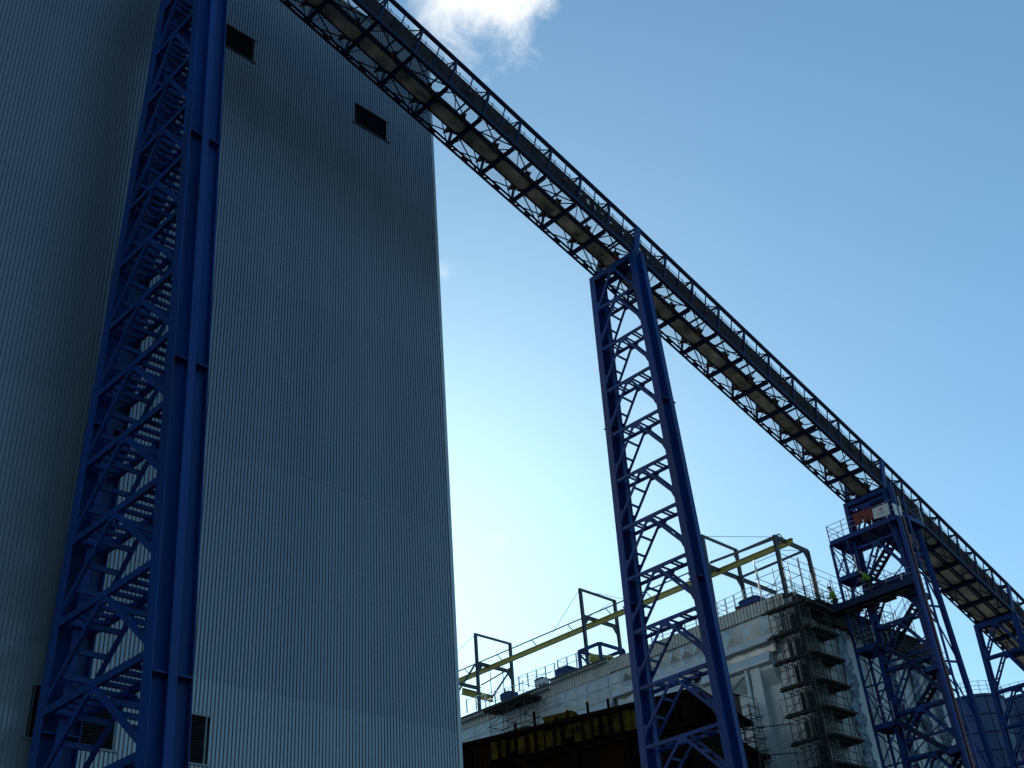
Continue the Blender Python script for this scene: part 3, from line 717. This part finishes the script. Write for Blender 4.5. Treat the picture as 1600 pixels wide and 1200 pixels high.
# ------------------------------------------------------------------ scaffolding
def scaffold(name, label, xs, ys_, zs, decks, parent_group='tube scaffolds round the boiler house', top=1.1, m='scaf', r=.026, diag=True, deck_t=.10, rails=True, dark=None):
    t = thing(name, label, 'scaffold', (sum(xs)/len(xs), sum(ys_)/len(ys_), zs[0]), parent_group)
    pts = [(x, y) for x in xs for y in ys_]
    for x, y in pts:
        MB().tube((x, y, zs[0]-1), (x, y, zs[-1]+top+random.uniform(-.2, .5)), r*1.1, 6).build('standard', M[m], t)
    for z in zs:
        for y in ys_:
            MB().tube((xs[0]-.25, y, z-.12), (xs[-1]+.25, y, z-.12), r, 5).build('ledger', M[m], t)
        for x in xs: MB().tube((x, ys_[0]-.3, z-.06), (x, ys_[-1]+.3, z-.06), r, 5).build('transom', M[m], t)
        if rails:
            gd = MB()
            for hh in (.5, 1.0):
                gd.tube((xs[0], ys_[0], z+hh), (xs[-1], ys_[0], z+hh), r*.9, 5); gd.tube((xs[0], ys_[0], z+hh+.05), (xs[0], ys_[-1], z+hh+.05), r*.9, 5)
            gd.build('guard_rail', M[m], t)
    if diag:
        for za, zb in zip(zs[:-1], zs[1:]):
            d = MB(); d.tube((xs[0], ys_[0]-.04, za), (xs[-1], ys_[0]-.04, zb), r*.9, 5); d.tube((xs[0]-.04, ys_[-1], za), (xs[0]-.04, ys_[0], zb), r*.9, 5)
            d.build('brace', M[m], t)
    for (x0, x1, y0, y1, z) in decks:
        dk = MB(); nb_ = max(1, int(round((y1-y0)/.24)))
        if (x1-x0) > (y1-y0):
            for k in range(nb_):
                e = random.uniform(-.15, .2); dk.box((x0-e, y0+k*(y1-y0)/nb_, z), (x1+e, y0+(k+1)*(y1-y0)/nb_-.015, z+deck_t*.5))
        else:
            nb_ = max(1, int(round((x1-x0)/.24)))
            for k in range(nb_):
                e = random.uniform(-.15, .35); dk.box((x0+k*(x1-x0)/nb_, y0-e, z), (x0+(k+1)*(x1-x0)/nb_-.015, y1+e, z+deck_t*.5))
        dk.box((x0, y0-.03, z), (x1, y0, z+.13)); dk.box((x0-.03, y0, z), (x0, y1, z+.13))
        dk.build('deck', M['plank'], t)
    return t
# corner scaffold: levels read from the deck edges on the corner
XA, YA = XB-1.35, YB-.85
lev = [PX(x, y, XA) .z for x, y in ((1248, 938), (1256, 977), (1263, 1017), (1270, 1064), (1279, 1105), (1288, 1150), (1296, 1194))]
lev = sorted(lev)
print('scaffold levels', [round(z, 2) for z in lev])
lz = [lev[-1]-k*(lev[-1]-lev[0])/6 for k in range(6, -1, -1)]
lz = [lz[0]-4.2, lz[0]-2.1]+lz
cy = PX(1205, 985, XA).y
scaffold('corner_scaffold', 'dark tube scaffold with plank decks on the left side of the boiler house corner', [XA, XA+1.05], [YA, YA+1.3, (YA+1.3+cy)/2, cy], lz,
         [(XA+.1, XA+.62, YA-.2, cy+.25, z) for z in lz], deck_t=.12)
cx = PY(1309, 1028, YA).x; xw = PY(1345, 990, YB).x
scaffold('corner_scaffold', 'dark tube scaffold with plank decks on the right side of the boiler house corner', [XA+1.2, XB+1.6, cx], [YA, YA+.75], lz,
         [(XA+.9, cx+.25, YA-.35, YA+.80, z) for z in lz], deck_t=.16, diag=False)
net = thing('debris_netting', 'dark debris netting hung in the angle of the corner scaffold', 'netting', (XA, YA, lz[0]))
mb = MB(); 
for k in range(9):
    x = XA+.05+k*.12; mb.tube((x, YA+.06+.03*math.sin(k*2), lz[0]), (x+.02, YA+.05, lev[-1]-.2), .022, 4)
    y = YA+.1+k*.1; mb.tube((XA+.03*math.sin(k), y, lz[0]), (XA, y+.02, lev[-1]-.2), .020, 4)
mb.build('hanging_tubes', M['dark'], net)
for za, zb in zip(lz[:-1], lz[1:]):
    nn = MB(); zc = za+.12; ze = zb-.05; ny_ = 9
    ww = 1.0+random.uniform(-.15, .35)
    for k in range(ny_):
        if random.random() < .16: continue
        ya_ = YB-.1+ww*k/ny_; yb_ = ya_+ww/ny_*random.uniform(.8, 1.02); sg = .05*math.sin(k*1.3)
        nn.quad((XB-.14+sg, yb_, zc+random.uniform(0, .25)), (XB-.14-sg, ya_, zc), (XB-.14-sg, ya_, ze), (XB-.14+sg, yb_, ze-random.uniform(0, .3)))
    nn.build('net_panel', M['dark'], net)
# upper dark walkway scaffold along the -Y roof edge
scaffold('roof_edge_scaffold', 'dark scaffold walkway along the roof edge behind the tower with white signs', [cx, cx+2.2, cx+4.4, cx+6.6, cx+8.8, cx+11, cx+13], [YA+.5, YB-.15], [26.0, 27.3],
         [(cx, cx+13, YA+.4, YB-.1, 26.0), (cx, cx+13, YA+.4, YB-.1, 27.3)], deck_t=.2, top=1.6)
scaffold('roof_edge_scaffold', 'tangle of tubes and rails standing on the roof behind the stair tower', [cx-1, cx+1, cx+3, cx+5, cx+7, cx+9, cx+11, cx+13], [YB+1.0, YB+3.0], [28.0, 29.9], [(cx, cx+12, YB+1, YB+2, 28.0)], top=.8, r=.024)
# the small birdcage right of the lone tower
bx = XB-3.0
by0, by1 = PX(1180, 1150, bx).y, PX(1150, 1150, bx).y
bz = PX(1172, 1104, bx).z
scaffold('birdcage_scaffold', 'small dense tube scaffold just right of the lone tower, before white sheeting', [bx, bx+.9], [by0, (by0+by1)/2, by1], [bz-6.2, bz-5.0, bz-3.8, bz-3.1, bz-2.4, bz-1.7, bz-1.0, bz-.4],
         [(bx, bx+.9, by0, by1, bz-5.0)], top=.5)
# the hut-like scaffold at the roof edge next to the grey building
hx = XB-1.7
hy0, hy1 = PX(820, 1110, hx).y, PX(765, 1110, hx).y
hz = PX(790, 1100, hx).z
scaffold('roof_edge_scaffold', 'boxy tube scaffold with dark deck hung on the roof edge near the grey building', [hx, hx+1.4], [hy0, (hy0+hy1)/2, hy1], [hz-2.3, hz-1.2, hz],
         [(hx-.2, hx+1.6, hy0-.3, hy1+.5, hz), (hx-.2, hx+1.3, hy0, hy1+.6, hz-2.3)], deck_t=.3, top=.9)
# loose scaffold poles standing up at the corner
for x, y0_, y1_, nm in ((1183, 880, 955, 'nearest the beam end'), (1235, 880, 945, 'close to the corner portal column'), (1253, 880, 940, 'right of the corner portal column')):
    a = PX(x+ (y1_-y0_)*.14, y1_, XB+.2); b2 = a+V((0, 0, 3.6 if x == 1183 else 3.0))
    o = MB().tube(a, b2, .04, 6).build('scaffold_pole', M['galv']); tag(o, 'upright bright scaffold pole on the roof corner, '+nm, 'pole', 'loose poles at the roof corner')
# long poles reaching from the white wall to the scaffold
for (x0, y0_, x1, y1_, nm) in ((1150, 1142, 1240, 1130, 'upper'), (1150, 1184, 1245, 1176, 'lower')):
    o = MB().tube(PX(x0, y0_, XB-.5), PX(x1, y1_, XB-1.4), .035, 6).build('scaffold_pole', M['scaf'])
    tag(o, nm+' long level pole tied across the white sheets beside the corner scaffold', 'pole', 'level tie poles on the white wall')

# ------------------------------------------------------------------ dark brown steel structure in front
b1 = PZ(727, 1161, 20.0); b2 = PZ(985, 1099, 20.0)
dr = (b2-b1); dr.z = 0; dr.normalize(); nrm = V((dr.y, -dr.x, 0)); 
if nrm.dot(b1) < 0: nrm = -nrm
e0 = b1-dr*14; e1 = PZ(1097, 1078, 20.0)
e1 = b1+dr*((e1-b1).dot(dr))
sh = thing('brown_building', 'dark brown unfinished building with yellow boards along its roof edge', 'building', tuple(((e0+e1)/2+nrm*6).to_2d())+(GZ,))
def blk(a, b, d0, d1, z0, z1):
    P_ = [a+nrm*d0, b+nrm*d0, b+nrm*d1, a+nrm*d1]
    return MB().hexa([V((p.x, p.y, z0)) for p in P_]+[V((p.x, p.y, z1)) for p in P_])
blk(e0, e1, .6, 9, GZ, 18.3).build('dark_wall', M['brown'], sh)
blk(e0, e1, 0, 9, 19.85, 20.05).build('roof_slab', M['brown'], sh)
blk(e0, e1, .25, .6, 18.2, 18.4).build('lower_rail', M['brown'], sh)
nb_ = int((e1-e0).length/.62)
for k in range(nb_):
    a = e0+(e1-e0)*(k/nb_); b_ = e0+(e1-e0)*((k+1)/nb_)
    c = a+(b_-a)*.06; d = a+(b_-a)*random.choice((.6, .85, .96, 1.0))
    if (c-b1).dot(dr) < 1.5 or (c-b2).dot(dr) > 1.0: blk(c, d, .3, .4, 18.4, 19.85).build('dark_board', M['brown'], sh); continue
    blk(c, d, .3+random.uniform(0, .06), .45, 18.62+random.choice((0, .05, .12, .4)), 19.78-random.choice((0, 0, .1))).build('yellow_board', M['yform'], sh)
    if k % 3 != 1: blk(a-(b_-a)*.02, a+(b_-a)*.14, .1, .3, 18.3, 19.85).build('board_rib', M['brown'], sh)
for k in range(9):
    a = e0+(e1-e0)*((k+.5)/9.0); blk(a-dr*.15, a+dr*.15, .2, .6, GZ, 18.3).build('column', M['brown'], sh)
for z in (15.6, 12.4): blk(e0, e1, .35, .6, z, z+.35).build('wall_girder', M['brown'], sh)
yl = b1+dr*5.3; pk = thing('board_stack', 'small stack of yellow boards lying on the brown roof edge', 'boards', (yl.x, yl.y, 20.05))
for k in range(4):
    o_ = random.uniform(-.15, .15); blk(yl+dr*(o_), yl+dr*(2.0+o_), .3, 1.0, 20.06+k*.12, 20.16+k*.12).build('board', M['yform'], pk)
for k, (f, hh) in enumerate(((.30, .5), (.42, .9), (.62, .5), (.74, .7), (.86, .6), (.55, .3))):
    a = b1+(b2-b1)*f; o = blk(a, a+dr*.12, .2, .32, 20.06, 20.06+hh).build('edge_stub', M['brown']); tag(o, 'short dark post stub on the brown roof edge', 'post', 'post stubs on the brown roof edge')
rp = thing('roof_platform', 'dark platform slab right of the lone tower at the foot of the birdcage scaffold', 'platform', tuple(PX(1155, 1178, XB-3)))
a = PX(1100, 1182, XB-3.0); b_ = PX(1176, 1170, XB-3.0)
MB().box((XB-3.6, b_.y, b_.z-.35), (XB-1.2, a.y+3, b_.z-.1)).build('slab', M['brown'], rp)
MB().box((XB-3.5, b_.y+.4, b_.z-.9), (XB-1.4, b_.y+.8, b_.z-.35)).build('bracket', M['brown'], rp)
cp = thing('post_box', 'brown upright box panel right beside the lone tower leg, before white sheets', 'panel', tuple(PX(1147, 1118, XB-3)))
a = PX(1142, 1087, XB-2.2); b_ = PX(1152, 1118, XB-2.2)
MB().box((XB-2.2, b_.y, b_.z), (XB-1.6, b_.y+1.1, a.z)).build('panel', M['rust'], cp)
MB().box((XB-2.25, b_.y-.05, a.z), (XB-1.55, b_.y+1.15, a.z+.08)).build('cap', M['brown'], cp)

# ------------------------------------------------------------------ stair tower, hoist and signs at the third tower
st = thing('stair_tower', 'blue steel stair tower with landings clinging to the far side of the white-sign tower', 'stairs', (68, 33.5, GZ))
ZP = 31.75
XF, XK = 66.7, 69.4
def platform(par, x0, x1, y0, y1, z, rail=True, nm='landing', skip=(), m='blue'):
    mb = MB(); mb.box((x0, y0, z-.06), (x1, y1, z))
    for a, b_ in (((x0, y0), (x1, y0)), ((x1, y0), (x1, y1)), ((x1, y1), (x0, y1)), ((x0, y1), (x0, y0))):
        mb.bar((a[0], a[1], z-.16), (b_[0], b_[1], z-.16), .3, .08, (0, 0, 1))
    nx = max(1, int((y1-y0)/1.1))
    for k in range(1, nx): mb.bar((x0, y0+(y1-y0)*k/nx, z-.14), (x1, y0+(y1-y0)*k/nx, z-.14), .16, .07, (0, 0, 1))
    pl = mb.build(nm, M[m], par)
    if rail:
        sides = {'f': ((x0, y0), (x0, y1)), 'b': ((x1, y0), (x1, y1)), 'n': ((x0, y0), (x1, y0)), 'l': ((x0, y1), (x1, y1))}
        for kk, (a, b_) in sides.items():
            if kk in skip: continue
            hr = MB(); a = V((*a, z)); b_ = V((*b_, z)); n_ = max(2, int((b_-a).length/1.0)+1)
            for q_ in range(n_): c_ = a.lerp(b_, q_/(n_-1)); hr.bar(c_, c_+V((0, 0, 1.1)), .055, .045, (0, 1, 0))
            for hh in (.4, .75, 1.1): hr.tube(a+V((0, 0, hh)), b_+V((0, 0, hh)), .022, 5)
            hr.build('landing_rail', M['galv'], par)
    return pl
def flight(par, x, wdt, y0, z0, y1, z1, solid=False):
    mb = MB(); nst = 11
    for dx in (0, wdt): mb.bar((x+dx, y0, z0-.08), (x+dx, y1, z1-.08), .24, .05, (0, 0, 1))
    mb.build('stair_stringer', M['bluedk'], par)
    sp = MB()
    for k in range(nst):
        f = (k+.5)/nst; y = y0+(y1-y0)*f; z = z0+(z1-z0)*f
        sp.box((x+.03, y-.10, z-.02), (x+wdt-.03, y+.10, z+.02))
    sp.build('stair_treads', M['bluedk'], par)
    if solid: MB().bar((x+wdt/2, y0, z0-.2), (x+wdt/2, y1, z1-.2), .04, wdt, (0, 0, 1)).build('stair_soffit', M['blue'], par)
    hr = MB()
    for dx in (0, wdt):
        for hh in (.55, 1.0): hr.tube((x+dx, y0, z0+hh), (x+dx, y1, z1+hh), .02, 5)
        for f in (0, .33, .66, 1): hr.tube((x+dx, y0+(y1-y0)*f, z0+(z1-z0)*f), (x+dx, y0+(y1-y0)*f, z0+(z1-z0)*f+1.0), .022, 5)
    hr.build('stair_rail', M['bluedk'], par)
# outrigger posts and landings, every 4.9 m, between the far leg and a slim outer post
YO = 34.5
for x in (67.0, 68.5):
    MB().bar((x, YO, GZ), (x, YO, ZP-.1), .16, .14, (0, 1, 0)).build('outer_post', M['blue'], st)
for k in range(6):
    zf = 29.22-4.9*k
    if zf < 1: break
    platform(st, 66.9, 68.7, 33.0, YO, zf, skip=('n',))
    zn = zf-2.45
    if zn > 2: platform(st, 66.9, 68.7, 29.5, 30.4, zn, skip=('l', 'f', 'n'))
    flight(st, 68.3, .75, 32.95, zf, 30.2, zf+2.45)
    flight(st, 66.75, .8, 30.3, zn, 33.0, zf, solid=True)
    xb_ = MB()
    for x in (67.0, 68.5):
        xb_.bar((x, YO, zf+2.3), (x, 33.0, zf+.2), .07, .07, (0, 1, 0)); xb_.bar((x, 33.0, zf+2.3), (x, YO, zf+.2), .07, .07, (0, 1, 0))
        xb_.bar((x, YO, zf-.35), (x, 33.0, zf-2.3), .07, .07, (0, 1, 0)); xb_.bar((x, 33.0, zf-.35), (x, YO, zf-2.3), .07, .07, (0, 1, 0))
        xb_.bar((x, YO, zf+2.4), (x, 33.0, zf+2.4), .1, .08, (0, 0, 1))
    xb_.bar((67.0, YO, zf+2.3), (68.5, YO, zf+.2), .06, .06, (0, 0, 1)); xb_.build('cross_brace', M['blue'], st)
# mid-height tie frames on the near side
for k in range(5):
    zf = 27.9-4.9*k
    tf = MB(); tf.bar((67.3, 29.6, zf), (67.3, 33.2, zf), .14, .1, (0, 0, 1)); tf.bar((67.3, 29.6, zf+1.0), (67.3, 33.2, zf-1.2), .06, .06, (0, 0, 1)); tf.build('tie_frame', M['blue'], st)
# top platform, lower bridge to the roof
tp = thing('access_platform', 'blue railed platform under the gallery, carrying the white signs', 'platform', (68, 31.8, ZP-.3))
platform(tp, XF, XK, 28.9, 34.35, ZP, nm='platform_deck', skip=('n',))
ksn = MB()
for y in (30.0, 33.2):
    ksn.bar((XF+.1, y, ZP-.3), (67.3, y, ZP-2.0), .1, .1)
ksn.build('knee_brace', M['blue'], tp)
bg_ = thing('access_bridge', 'blue footbridge from the white-sign tower to the boiler house roof', 'bridge', (66.9, 32.6, 27))
platform(bg_, 66.0, 67.1, 29.2, YB+.2, 27.15, nm='bridge_deck', skip=('l', 'n', 'f'))
MB().bar((65.98, 29.1, 26.95), (65.98, YB+.2, 26.95), .44, .09, (0, 0, 1)).build('edge_girder', M['bluedk'], bg_)
MB().bar((67.12, 29.1, 26.95), (67.12, YB+.2, 26.95), .44, .09, (0, 0, 1)).build('edge_girder', M['bluedk'], bg_)
pb = MB()
for k in range(4): pb.box((66.15, 29.7+k*1.2, 26.55), (67.05, 30.6+k*1.2, 26.62))
pb.build('soffit_planks', M['plank'], bg_)
# hoist mast
hm = thing('hoist_mast', 'slim blue and maroon hoist mast rising beside the white-sign tower', 'mast', (65.5, 28.75, GZ))
MB().bar((66.1, 28.95, GZ), (66.1, 28.95, ZP+2.0), .22, .22, (1, 0, 0)).build('mast_tube', M['blue'], hm)
MB().bar((66.42, 28.85, GZ), (66.42, 28.85, ZP-.4), .20, .16, (1, 0, 0)).build('rack', M['redrack'], hm)
MB().bar((67.0, 28.75, GZ), (67.0, 28.75, ZP+1.0), .12, .12, (1, 0, 0)).build('guide_rail', M['blue'], hm)
for k in range(7):
    z = ZP-2.6-4.4*k
    if z < 0: break
    tb = MB(); tb.bar((66.1, 28.95, z), (68.6, 29.4, z), .1, .1); tb.bar((66.6, 28.8, z+.3), (68.6, 29.4, z+.3), .07, .07); tb.build('mast_tie', M['redrack'] if k % 2 else M['blue'], hm)
# side outrigger leg on the right
sl = thing('raking_leg', 'slanting blue strut on the near side of the white-sign tower', 'strut', (69.4, 29.2, GZ))
MB().ibeam((69.2, 29.3, ZP-.2), (69.9, 28.6, GZ), .34, .28, .05, (1, 0, 0)).build('strut', M['blue'], sl)
mb = MB()
for k in range(8):
    z = ZP-2.2-3.6*k
    f = (ZP-.2-z)/(ZP-.2-GZ)
    if z < 0: break
    mb.bar((68.3, 29.6, z), (69.2+.7*f, 29.3-.7*f, z), .12, .1); mb.bar((68.3, 29.6, z), (69.2+.7*f, 29.3-.7*f, z-3.4), .08, .08)
mb.build('lacing', M['blue'], sl)
# signs: board, printed roundel, lines of lettering too small to read
def sign(corners, label, front=True, glyph=True):
    TL, TR, BR, BL = [V(c) for c in corners]
    ux = (TR-TL); uy = (BL-TL); nn = ux.cross(uy).normalized()
    if nn.dot(TL) > 0: nn = -nn
    t = thing('sign_board', label, 'sign', tuple((BL+BR)/2), 'white sign boards on the access platform')
    back = -nn*.05
    MB().hexa([BL+back, BR+back, TR+back, TL+back, BL, BR, TR, TL]).build('board', M['signw'], t)
    def at(u, v, o=.006): return TL+ux*u+uy*v+nn*o
    if glyph:
        d = MB(); c = (.52, .36); ra = .17; asp = ux.length/uy.length
        ring = [at(c[0]+ra/asp*math.cos(k*math.pi/10), c[1]+ra*math.sin(k*math.pi/10)) for k in range(20)]
        d.poly(ring); d.build('red_roundel', M['signr'], t)
        d = MB()
        for sx in (-.06, .02):
            d.poly([at(c[0]+(sx)/asp, c[1]-.08, .01), at(c[0]+(sx+.05)/asp, c[1]-.08, .01), at(c[0]+(sx+.05)/asp, c[1]+.08, .01), at(c[0]+sx/asp, c[1]+.08, .01)])
        d.build('roundel_mark', M['signw'], t)
        d = MB(); u = .30
        for k, wd_ in enumerate((.05, .04, .05, .03, .05, .05, .04, .05)):
            d.poly([at(u, .62), at(u+wd_*.8, .62), at(u+wd_*.8, .72), at(u, .72)]); u += wd_+.012
        d.build('red_lettering', M['signr'], t)
        d = MB(); d.poly([at(.2, .83), at(.8, .83), at(.8, .87), at(.2, .87)]); d.build('grey_line', M['signg'], t)
    else:
        d = MB(); d.poly([at(.48, .3), at(.56, .28), at(.56, .42), at(.50, .44)]); d.poly([at(.5, .5), at(.58, .5), at(.58, .68), at(.5, .68)]); d.build('dark_mark', M['signg'], t)
    return t
XS_ = XF-.1
sign([PX(1362.3, 795.5, XS_), PX(1386.3, 785.7, XS_), PX(1390.6, 803.5, XS_), PX(1365.8, 811.2, XS_)], 'white sign board with red roundel and red lettering on the high platform')
YS_ = 28.85
sign([PY(1394.6, 786.3, YS_), PY(1406.7, 791.5, YS_), PY(1410.8, 808, YS_), PY(1399.6, 803.5, YS_)], 'white sign board with a small dark mark, round the corner of the platform', glyph=False)
rn = thing('safety_netting', 'red safety netting tied to the platform rail left of the white sign', 'netting', tuple(PX(1348, 815, XF)))
for x0, y0_, x1, y1_ in ((1335, 815, 1347, 810), (1348, 810, 1354, 806), (1355, 805, 1362, 801)):
    a = PX(x0, y0_, XF-.05); b_ = PX(x1, y1_, XF-.05)
    MB().box((XF-.07, b_.y, ZP+.25+.03*x0 % .1), (XF-.04, a.y, ZP+1.15)).build('net_panel', M['red'], rn)

# ------------------------------------------------------------------ blue silos
def silo(cx_, cy_, rad, ztop, label):
    t = thing('silo', label, 'silo', (cx_, cy_, GZ), 'blue ringed silos at the right edge')
    n = 48
    mb = MB()
    for i in range(n):
        a = 2*math.pi*i/n; b_ = 2*math.pi*(i+1)/n
        mb.quad((cx_+rad*math.cos(a), cy_+rad*math.sin(a), GZ), (cx_+rad*math.cos(b_), cy_+rad*math.sin(b_), GZ), (cx_+rad*math.cos(b_), cy_+rad*math.sin(b_), ztop), (cx_+rad*math.cos(a), cy_+rad*math.sin(a), ztop))
    mb.build('shell', M['silo'], t, smooth=True)
    tp_ = MB(); tp_.poly([(cx_+rad*math.cos(2*math.pi*i/n), cy_+rad*math.sin(2*math.pi*i/n), ztop) for i in range(n)]); tp_.build('roof', M['silo'], t)
    z = ztop-.25
    while z > 2:
        rg = MB()
        for i in range(n):
            a = 2*math.pi*i/n; b_ = 2*math.pi*(i+1)/n; rr_ = rad+.03
            rg.bar((cx_+rr_*math.cos(a), cy_+rr_*math.sin(a), z), (cx_+rr_*math.cos(b_), cy_+rr_*math.sin(b_), z), .10, .07, (0, 0, 1))
        rg.build('ring', M['bluedk'], t); z -= 1.55
    for i in range(14):
        a = 2*math.pi*i/14; MB().bar((cx_+(rad+.02)*math.cos(a), cy_+(rad+.02)*math.sin(a), GZ), (cx_+(rad+.02)*math.cos(a), cy_+(rad+.02)*math.sin(a), ztop), .06, .08).build('seam_rib', M['bluedk'], t)
    hr = MB()
    for i in range(n):
        a = 2*math.pi*i/n; b_ = 2*math.pi*(i+1)/n
        for hh in (.35, .7, 1.1): hr.tube((cx_+rad*math.cos(a), cy_+rad*math.sin(a), ztop+hh), (cx_+rad*math.cos(b_), cy_+rad*math.sin(b_), ztop+hh), .025, 4)
        if i % 2 == 0: hr.tube((cx_+rad*math.cos(a), cy_+rad*math.sin(a), ztop), (cx_+rad*math.cos(a), cy_+rad*math.sin(a), ztop+1.1), .035, 4)
    hr.build('handrail', M['galv'], t)
    return t
D1 = 1.0
def from_px(px, py, dist):
    d = ray(px, py); d = d/math.hypot(d.x, d.y); return d*dist
c1_ = from_px(1516, 1099, 112); silo(c1_.x, c1_.y, 2.9, c1_.z, 'blue ringed silo with a handrail, between the last two towers')
c2_ = from_px(1606, 1096, 120); silo(c2_.x, c2_.y, 3.2, c2_.z, 'blue ringed silo behind the farthest tower at the right edge')
lp = from_px(1511, 1068, 110)
fl_ = thing('floodlight', 'small floodlight on a short mast at the silo top', 'lamp', (lp.x, lp.y, lp.z-1.4))
MB().tube((lp.x, lp.y, lp.z-1.4), (lp.x, lp.y, lp.z), .04).build('mast', M['grey'], fl_)
MB().hexa([V((lp.x, lp.y, lp.z))+V(q_) for q_ in ((-.22, -.12, 0), (.22, -.12, 0), (.22, .12, 0), (-.22, .12, 0), (-.26, -.2, .4), (.26, -.2, .4), (.26, .12, .4), (-.26, .12, .4))]).build('lamp_head', M['grey'], fl_)

# ------------------------------------------------------------------ workers
def skinned(name, verts, edges, radii, m, parent, root=0, sub=2):
    me = bpy.data.meshes.new(name); me.from_pydata(verts, edges, []); ob = bpy.data.objects.new(name, me); COL.objects.link(ob)
    md = ob.modifiers.new('skin', 'SKIN'); md.use_smooth_shade = True
    sv = me.skin_vertices[0].data
    for i, r in enumerate(radii):
        sv[i].radius = (r, r) if not isinstance(r, tuple) else r
        sv[i].use_root = (i == root)
    sb = ob.modifiers.new('sub', 'SUBSURF'); sb.levels = sub; sb.render_levels = sub
    dg = bpy.context.evaluated_depsgraph_get(); ev = ob.evaluated_get(dg)
    nm_ = bpy.data.meshes.new_from_object(ev); ob.modifiers.clear(); ob.data = nm_; nm_.materials.clear(); nm_.materials.append(m)
    nm_.polygons.foreach_set('use_smooth', [True]*len(nm_.polygons))
    ob.parent = parent
    return ob
def worker(loc, yaw, label, lean=.15, helmet='white', arm=.35):
    t = thing('person', label, 'person', loc, 'workers high on the scaffolds'); t.rotation_euler = (0, 0, yaw)
    v = [(0, 0, .95), (.04, 0, 1.15), (.04+lean*.5, 0, 1.40), (.05+lean*.7, 0, 1.50), (.07+lean*.9, 0, 1.58), (.10+lean, 0, 1.68), (.10+lean, 0, 1.76)]
    r = [(.12, .10), (.11, .09), (.12, .09), .06, .065, .105, .07]
    e = [(0, 1), (1, 2), (2, 3), (3, 4), (4, 5), (5, 6)]
    v.append((.195+lean, 0, 1.655)); r.append(.018); e.append((5, 7))       # nose
    for s_ in (-1, 1):
        v.append((.09+lean, s_*.10, 1.67)); r.append(.02); e.append((5, len(v)-1))   # ears
        n0 = len(v); v += [(0, s_*.10, .90), (.05, s_*.12, .50), (-.02, s_*.13, .09), (.12, s_*.14, .04)]; r += [.075, .05, .04, .035]
        e += [(0, n0), (n0, n0+1), (n0+1, n0+2), (n0+2, n0+3)]
        n1 = len(v); sx = .04+lean*.5
        v += [(sx, s_*.20, 1.40), (sx+.06, s_*.27, 1.12), (sx+.06+arm, s_*.20, 1.02+arm*.3), (sx+.13+arm, s_*.19, 1.02+arm*.35)]; r += [.05, .036, .028, .032]
        e += [(2, n1), (n1, n1+1), (n1+1, n1+2), (n1+2, n1+3)]
        hx_ = v[n1+3]
        for q_ in range(4):
            off = (q_-1.5)*.018; ln = (.075, .085, .08, .065)[q_]
            v += [(hx_[0]+.04, hx_[1]+off, hx_[2]), (hx_[0]+.04+ln*.7, hx_[1]+off, hx_[2]-.015), (hx_[0]+.04+ln, hx_[1]+off, hx_[2]-.045)]; r += [.010, .008, .007]
            k = len(v); e += [(n1+3, k-3), (k-3, k-2), (k-2, k-1)]
        v += [(hx_[0]+.02, hx_[1]-s_*.045, hx_[2]), (hx_[0]+.06, hx_[1]-s_*.05, hx_[2]-.02)]; r += [.011, .009]; k = len(v); e += [(n1+3, k-2), (k-2, k-1)]
    skinned('body', v, e, r, M['skin'], t)
    # clothing
    jv = [(0, 0, .90), (.04, 0, 1.15), (.04+lean*.5, 0, 1.40), (.05+lean*.65, 0, 1.47)]; jr = [(.19, .16), (.18, .15), (.19, .155), .09]; je = [(0, 1), (1, 2), (2, 3)]
    for s_ in (-1, 1):
        sx = .04+lean*.5; k = len(jv); jv += [(sx, s_*.21, 1.40), (sx+.06, s_*.275, 1.12), (sx+.04+arm*.8, s_*.215, 1.03+arm*.24)]; jr += [.08, .062, .045]; je += [(2, k), (k, k+1), (k+1, k+2)]
    skinned('hi_vis_jacket', jv, je, jr, M['hivis'], t)
    tv = [(0, 0, .93)]; tr_ = [(.17, .15)]; te = []
    for s_ in (-1, 1):
        k = len(tv); tv += [(0, s_*.10, .86), (.05, s_*.12, .50), (-.02, s_*.13, .10)]; tr_ += [.125, .10, .085]; te += [(0, k), (k, k+1), (k+1, k+2)]
    skinned('trousers', tv, te, tr_, M['cloth'], t)
    hv = MB(); c_ = V((.10+lean, 0, 1.73)); nn = 12
    def dome(u, w_): return V((c_.x+.14*math.cos(u)*math.cos(w_), c_.y+.125*math.sin(u)*math.cos(w_), c_.z+.12*math.sin(w_)))
    for i in range(nn):
        a, b_ = 2*math.pi*i/nn, 2*math.pi*(i+1)/nn
        for k in range(4):
            w0, w1 = k*math.pi/8, (k+1)*math.pi/8; hv.quad(dome(a, w0), dome(b_, w0), dome(b_, w1), dome(a, w1))
        hv.quad(c_+V((.19*math.cos(a), .145*math.sin(a), -.01)), c_+V((.19*math.cos(b_), .145*math.sin(b_), -.01)), dome(b_, 0), dome(a, 0))
    me = bpy.data.meshes.new('helmet'); me.from_pydata(hv.v, [], hv.f); me.materials.append(M[helmet]); ho = bpy.data.objects.new('helmet', me); COL.objects.link(ho); ho.parent = t
    bo = MB()
    for s_ in (-1, 1): bo.box((-.09, s_*.13-.055, 0), (.19, s_*.13+.055, .10))
    me = bpy.data.meshes.new('boots'); me.from_pydata(bo.v, [], bo.f); me.materials.append(M['cloth']); o2 = bpy.data.objects.new('boots', me); COL.objects.link(o2); o2.parent = t
    return t
pw = PX(1364, 930, 66.5)
worker((66.5, pw.y, 27.15), R(120), 'worker in yellow-green hi-vis jacket bending on the blue footbridge', lean=.34, helmet='cloth', arm=.25)
pw2 = PY(1309, 958, YB-.7)
worker((pw2.x, YB-.7, pw2.z), R(150), 'worker in hi-vis jacket standing among the tubes at the roof edge', lean=.1, helmet='cloth')
